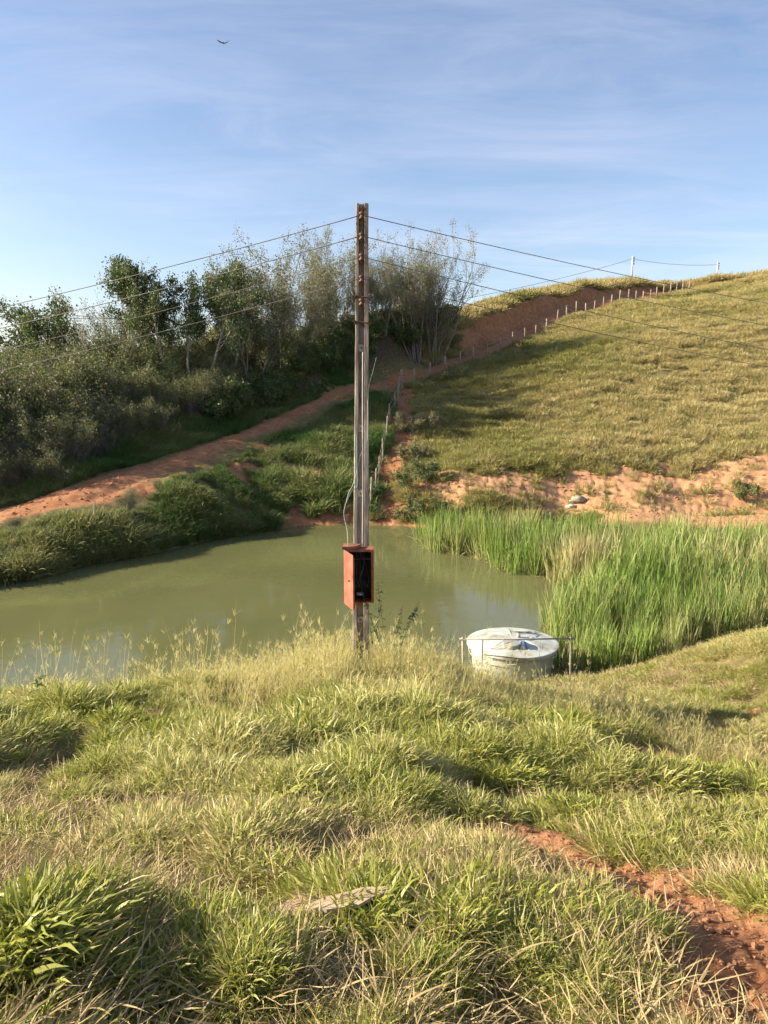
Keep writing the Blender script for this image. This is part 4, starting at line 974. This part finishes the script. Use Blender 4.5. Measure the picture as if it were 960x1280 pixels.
def rib(r, z, a):
    k = max(0, math.cos(a * 8)) ** 10; f = math.sin(math.pi * min(max((r / r0 - .12) / .8, 0), 1)); return r, z + .022 * k * f
mb.lathe([(r0 * 1.015, zr - .045), (r0 * 1.02, zr + .012), (r0 * .985, zr + .022), (r0 * .93, zr + .024), (r0 * .88, zr + .03), (r0 * .75, zr + .055), (r0 * .6, zr + .075), (r0 * .45, zr + .095), (r0 * .3, zr + .108), (r0 * .16, zr + .115), (.0, zr + .118)], 96, rfun=rib)
lid = mb.build('lid', M_LID, tank, True)
hx, hy = -.09, -.45
mb = MB(); mb.lathe([(.19, zr + .07), (.19, zr + .15), (.175, zr + .16), (.10, zr + .165), (0, zr + .17)], 32, (hx, hy, 0))
mb.build('hatch', simple('grey_hatch', [(.3, (.22, .23, .20)), (.7, (.34, .35, .32))], 10, .6, .3, .3), lid, True)
mb = MB(); g9 = []
for i in range(9):
    for j in range(7):
        a = i / 8; c_ = j / 6; mb.v.append((hx + .20 + .10 * a + .02 * math.sin(5 * c_), hy - .16 + .36 * c_, zr + .20 - .10 * a + .018 * math.sin(9 * a + 5 * c_) - .05 * abs(c_ - .5)))
for i in range(8):
    for j in range(6): k = i * 7 + j; mb.f.append([k, k + 7, k + 8, k + 1])
bl = mb.build('plastic_sheet', M_BLUE, None, True); bl.location = tank.location; sm_ = bl.modifiers.new('thick', 'SOLIDIFY'); sm_.thickness = .006; tag(bl, 'crumpled blue plastic scrap beside the round hatch of the water tank', 'plastic sheet')
# ropes round the body
mb = MB(); pts = [(r0 * .97 * math.cos(a), r0 * .97 * math.sin(a), zr - .16 - .05 * math.sin(a * 2 + 1) - .03 * math.cos(3 * a)) for a in np.linspace(0, 2 * math.pi, 50)]
mb.tube(pts, .007, 5); mb.build('rope', M_CABW, tank, True)
mb = MB(); mb.tube(curve_pts([(-.9, -.25, zr + .03), (-.5, -.55, zr + .075), (-.2, -.5, zr + .17), (.1, -.25, zr + .14), (.3, -.1, zr + .15), (.55, .4, zr + .1)]), .009, 5); mb.build('hose', M_CABW, tank, True)
# patch and fitting on the lid
mb = MB(); mb.box(.10, .30, zr + .13, .42, .42, zr + .142); mb.build('lid_patch', M_TANK, lid)
mb = MB(); mb.tube([(.12, -.02, zr + .13), (.12, -.02, zr + .2)], [.04, .03], 10); mb.build('vent', M_GREY, lid, True)
# rail frame in front of it
M_RAIL = simple('grey_rail', [(.3, (.20, .18, .15)), (.7, (.36, .33, .28))], 8, .8, .3, .3, stretch=(.3, 1, 1))
fr = empty('rail_frame', tuple(P(645, 850, 13.8))); tag(fr, 'low rail on two posts standing in front of the water tank', 'rail frame'); o0 = Vector(fr.location)
yF = 13.85
a0, a1 = Vector(P(578, 798, yF)), Vector(P(713, 798, yF)); b0, b1 = Vector(P(579, 862, yF)), Vector(P(713, 862, yF))
mb = MB(); mb.tube([b0 - o0, a0 + Vector((0, 0, .02)) - o0], .016, 8); mb.build('post', simple('pale_post', [(.3, (.45, .38, .26)), (.7, (.6, .52, .36))], 6, .8, .2, .3), fr, True)
mb = MB(); mb.tube([b1 - o0, a1 + Vector((0, 0, .02)) - o0], .018, 8); mb.build('post', M_RAIL, fr, True)
mb = MB(); mb.tube([a0 - o0 + Vector((-.06, 0, -.01)), (a0 + a1) / 2 - o0 + Vector((0, .0, -.02)), a1 - o0 + Vector((.08, 0, 0))], [.018, .015, .018], 8); mb.build('rail', M_RAIL, fr, True)
mb = MB(); mb.tube([a0 - o0 + Vector((.42, 0, -.33)), a0.lerp(a1, .6) - o0 + Vector((0, 0, -.42))], .010, 6); mb.build('brace', M_RUST, fr, True); mb = MB(); mb.tube([a0.lerp(a1, .19) - o0, a0.lerp(a1, .19) - o0 + Vector((0, .02, -.5))], .010, 6); mb.build('brace', M_RUST, fr, True)

# ------------------------------------------------------------------ litter and stones
# pale sack on the red bank
def lump(name, u, v, size, mat, label, cat, yy=None, seed=1, sink=.2, n=3):
    import bmesh
    p = hit(u, v) if yy is None else P(u, v, yy); bm = bmesh.new(); bmesh.ops.create_icosphere(bm, subdivisions=n, radius=1); g_ = np.random.default_rng(seed); off = g_.random(3) * 50
    for vt in bm.verts:
        c = vt.co; f = 1 + 1.3 * (float(fbm(np.array([c.x * 1.2 + off[0] + c.z]), np.array([c.y * 1.2 + off[1] - c.z]), 3)[0]) - .5); vt.co = Vector((c.x * size[0], c.y * size[1], c.z * size[2])) * f
    me = bpy.data.meshes.new(name); bm.to_mesh(me); bm.free(); me.materials.append(mat); me.polygons.foreach_set('use_smooth', [True] * len(me.polygons))
    o = bpy.data.objects.new(name, me); COL.objects.link(o); q = gp(p[0], p[1]); o.location = (q[0], q[1], q[2] + size[2] * (1 - sink) * .6); o.rotation_euler.z = seed; tag(o, label, cat); return o
M_SACK = simple('pale_stone', [(.3, (.22, .195, .15)), (.7, (.36, .32, .26))], 4, .9, .2, .5)
lump('boulder', 722, 629, (.34, .25, .18), M_SACK, 'pale boulder on the bank behind the far reeds', 'boulder', seed=3)
lump('boulder', 713, 636, (.22, .2, .1), simple('grey_stone', [(.3, (.3, .28, .24)), (.7, (.45, .42, .36))], 4, .9, .2, .5), 'smaller grey boulder just below the pale one on the bank', 'boulder', seed=6)
# torn boards in the grass
M_BOARD = simple('weathered_board', [(.3, (.34, .245, .15)), (.7, (.50, .39, .26))], 6, .9, .15, .3, 30, stretch=(.4, 1, 1)); M_BOARD2 = simple('damp_board', [(.3, (.22, .14, .10)), (.7, (.34, .23, .17))], 6, .9, .15, .3, 30)
def sheet(u0, v0, outline, mat, label, lift, tilt):
    c = hitn(u0, v0); q = gp(c[0], c[1]); import bmesh; bm = bmesh.new()
    vs = [bm.verts.new((x, y, .008 * math.sin(7 * x) + .007 * math.sin(13 * y + x * 5))) for x, y in [(a_ * .84, b__ * .84) for a_, b__ in outline]]; f = bm.faces.new(vs)
    r_ = bmesh.ops.extrude_face_region(bm, geom=[f]); bmesh.ops.translate(bm, verts=[e for e in r_['geom'] if isinstance(e, bmesh.types.BMVert)], vec=(0, 0, .012))
    bmesh.ops.recalc_face_normals(bm, faces=bm.faces[:]); me = bpy.data.meshes.new('board'); bm.to_mesh(me); bm.free(); me.materials.append(mat)
    o = bpy.data.objects.new('broken_board', me); COL.objects.link(o); o.location = (q[0], q[1], q[2] + lift); e_ = .25; sx_ = float(gp(q[0] + e_, q[1])[2] - gp(q[0] - e_, q[1])[2]) / (2 * e_); sy_ = float(gp(q[0], q[1] + e_)[2] - gp(q[0], q[1] - e_)[2]) / (2 * e_); o.rotation_euler = (math.atan(sy_) + tilt[0], -math.atan(sx_) + tilt[1], tilt[2]); tag(o, label, 'board'); return o
sheet(392, 1112, [(-.24, -.01), (-.17, -.06), (-.09, -.075), (-.07, -.09), (.0, -.10), (.12, -.06), (.17, .0), (.14, .03), (.16, .07), (.06, .15), (.03, .12), (-.06, .14), (-.1, .09)], M_BOARD2, 'pinkish brown broken board half buried in the near grass', .035, (R(2), R(-3), 0))
sheet(424, 1121, [(-.16, -.03), (-.05, -.06), (.08, -.05), (.15, .005), (.22, .02), (.20, .07), (.10, .075), (.03, .05), (-.06, .03)], M_BOARD, 'cream torn board lying on the pinkish one in the near grass', .055, (R(1), R(2), R(2)))
# dark plank end at the left edge
def gz_(u, y): q = P(u, 866, y); q = gp(q[0], q[1]); q[2] += .13; return q
p = gz_(3, 8.6); mb = MB(); mb.box(-.5, -.06, -.05, .12, .06, .03); o = mb.build('timber_plank', M_BARKD, None, bevel=.006); o.location = tuple(p); o.rotation_euler.z = R(8); tag(o, 'dark plank end lying in the grass at the left edge', 'plank')

# clods of earth on the bare ground
def clod_variants():
    import bmesh
    c = bpy.data.collections.new('earth_clods'); mt = simple('earth_clod', [(.3, (.26, .115, .055)), (.7, (.44, .24, .13))], 12, .95, .1, .6, 30)
    for s in range(4):
        bm = bmesh.new(); bmesh.ops.create_icosphere(bm, subdivisions=2, radius=1); g_ = np.random.default_rng(s)
        for vt in bm.verts: vt.co = Vector((vt.co.x, vt.co.y * .8, vt.co.z * .6)) * g_.uniform(.7, 1.2)
        me = bpy.data.meshes.new('clod'); bm.to_mesh(me); bm.free(); me.materials.append(mt); c.objects.link(bpy.data.objects.new('clod', me))
    return c, 4
cx1 = rng.uniform(-.2, 2.6, 5000); cy1 = rng.uniform(1.6, 4.5, 5000); k = soil(cx1, cy1) > .35; cx1, cy1 = cx1[k], cy1[k]
cx2 = rng.uniform(-16, 22, 60000); cy2 = rng.uniform(24, 62, 60000); k = (soil(cx2, cy2) > .5) & (rng.random(60000) < .4); cx2, cy2 = cx2[k], cy2[k]
scatter('earth_clods', np.concatenate([cx1, cx2]), np.concatenate([cy1, cy2]), np.concatenate([.004 + .02 * rng.random(len(cx1)) ** 3, .015 + .07 * rng.random(len(cx2)) ** 4]), 0, clod_variants(), 'small clods of red earth lying on the bare soil and the dirt road', 'clods', tilt=.6)

# ------------------------------------------------------------------ weeds that stand out
M_WEED = leafy('weed_leaf', (.16, .26, .06), (.09, .15, .04), (.4, .36, .15), .3, inst=False, gvar=0)
def stem_plant(name, base, h, stems, leaf, nleaf, label, seed, mat=M_WEED, spread=.25, leafs=(.3, 1)):
    g_ = np.random.default_rng(seed); rt = empty(name, tuple(base)); V, Q = [], []; k0 = 0
    for s in range(stems):
        mb = MB(); a = g_.random() * 6.283; ln = h * g_.uniform(.7, 1); tip = Vector((math.cos(a) * spread * ln, math.sin(a) * spread * ln * .6, ln)); mid = tip * .5 + Vector((-.03, 0, .04)); pts = curve_pts([(0, 0, -.05), mid, tip], 6); mb.tube(pts, [.005 - .003 * i / len(pts) for i in range(len(pts))], 5); mb.build('stem', mat, rt, True)
        for j in range(nleaf):
            t_ = g_.uniform(*leafs); p = np.array(pts[int(t_ * (len(pts) - 1))]); a = g_.random() * 6.283; L_ = leaf * g_.uniform(.6, 1.2); d = np.array([math.cos(a), math.sin(a), g_.uniform(-.5, .5)]); sd = np.array([-math.sin(a), math.cos(a), 0])
            V += [p, p + d * L_ * .5 + sd * L_ * .24, p + d * L_ + np.array([0, 0, -L_ * .3]), p + d * L_ * .5 - sd * L_ * .24]; Q.append([k0, k0 + 1, k0 + 2, k0 + 3]); k0 += 4
    mesh_np('foliage', np.array(V), np.array(Q), mat, False, {'tint': g_.random(len(V)) * .2, 'var': np.repeat(g_.random(len(Q)), 4)}, rt); tag(rt, label, 'weed'); return rt
def gz(u, v, y): p = P(u, v, y); return gp(p[0], p[1])
stem_plant('weed', gz(50, 900, 8.2), .55, 2, .13, 9, 'broad-leaved weed standing alone at the left of the near bank', 5, spread=.06, leafs=(.35, 1))
M_WEEDD = leafy('dark_weed_leaf', (.10, .14, .045), (.06, .09, .03), (.3, .26, .12), .2, inst=False, gvar=0)
stem_plant('leafy_plant', gz(491, 840, 10.2), 1.35, 7, .06, 34, 'spindly dark plant leaning beside the right of the pole foot', 8, mat=M_WEEDD, spread=.35, leafs=(.25, .95))
stem_plant('leafy_plant', gz(471, 840, 10.7), 1.6, 4, .05, 26, 'thin dark plant rising close against the pole behind the meter box', 9, mat=M_WEEDD, spread=.12, leafs=(.2, .9))

# ------------------------------------------------------------------ bird
M_BIRD = simple('dark_feathers', [(.3, (.02, .02, .022)), (.7, (.04, .038, .04))], 8, .7, .2, 0)
mb = MB(); mb.tube([(-.0, .32, .02), (0, .2, .02), (0, .05, 0), (0, -.15, 0), (0, -.3, 0), (0, -.48, -.01)], [.02, .05, .085, .08, .05, .02], 8)
def wing(sg, up):
    st = [(.05, .10, -.12, 0), (.35, .14, -.14, .10 * up), (.7, .08, -.18, .32 * up), (.98, .0, -.14, .62 * up), (1.05, -.04, -.1, .68 * up)]; b0 = len(mb.v)
    for x, ya, yb_, z in st: mb.v += [(sg * x, ya, z + .012), (sg * x, yb_, z + .012), (sg * x, yb_, z - .012), (sg * x, ya, z - .012)]
    for i in range(len(st) - 1):
        for k in range(4): mb.f.append([b0 + i * 4 + k, b0 + i * 4 + (k + 1) % 4, b0 + i * 4 + 4 + (k + 1) % 4, b0 + i * 4 + 4 + k])
    mb.f.append([b0 + len(st) * 4 - 4 + k for k in range(4)])
wing(1, 1.05); wing(-1, .35)
bd = mb.build('bird', M_BIRD); bd.location = tuple(P(279, 54, 130)); bd.rotation_euler = (R(-10), R(4), R(25)); bd.scale = (.95,) * 3; tag(bd, 'dark bird gliding high in the sky', 'bird')
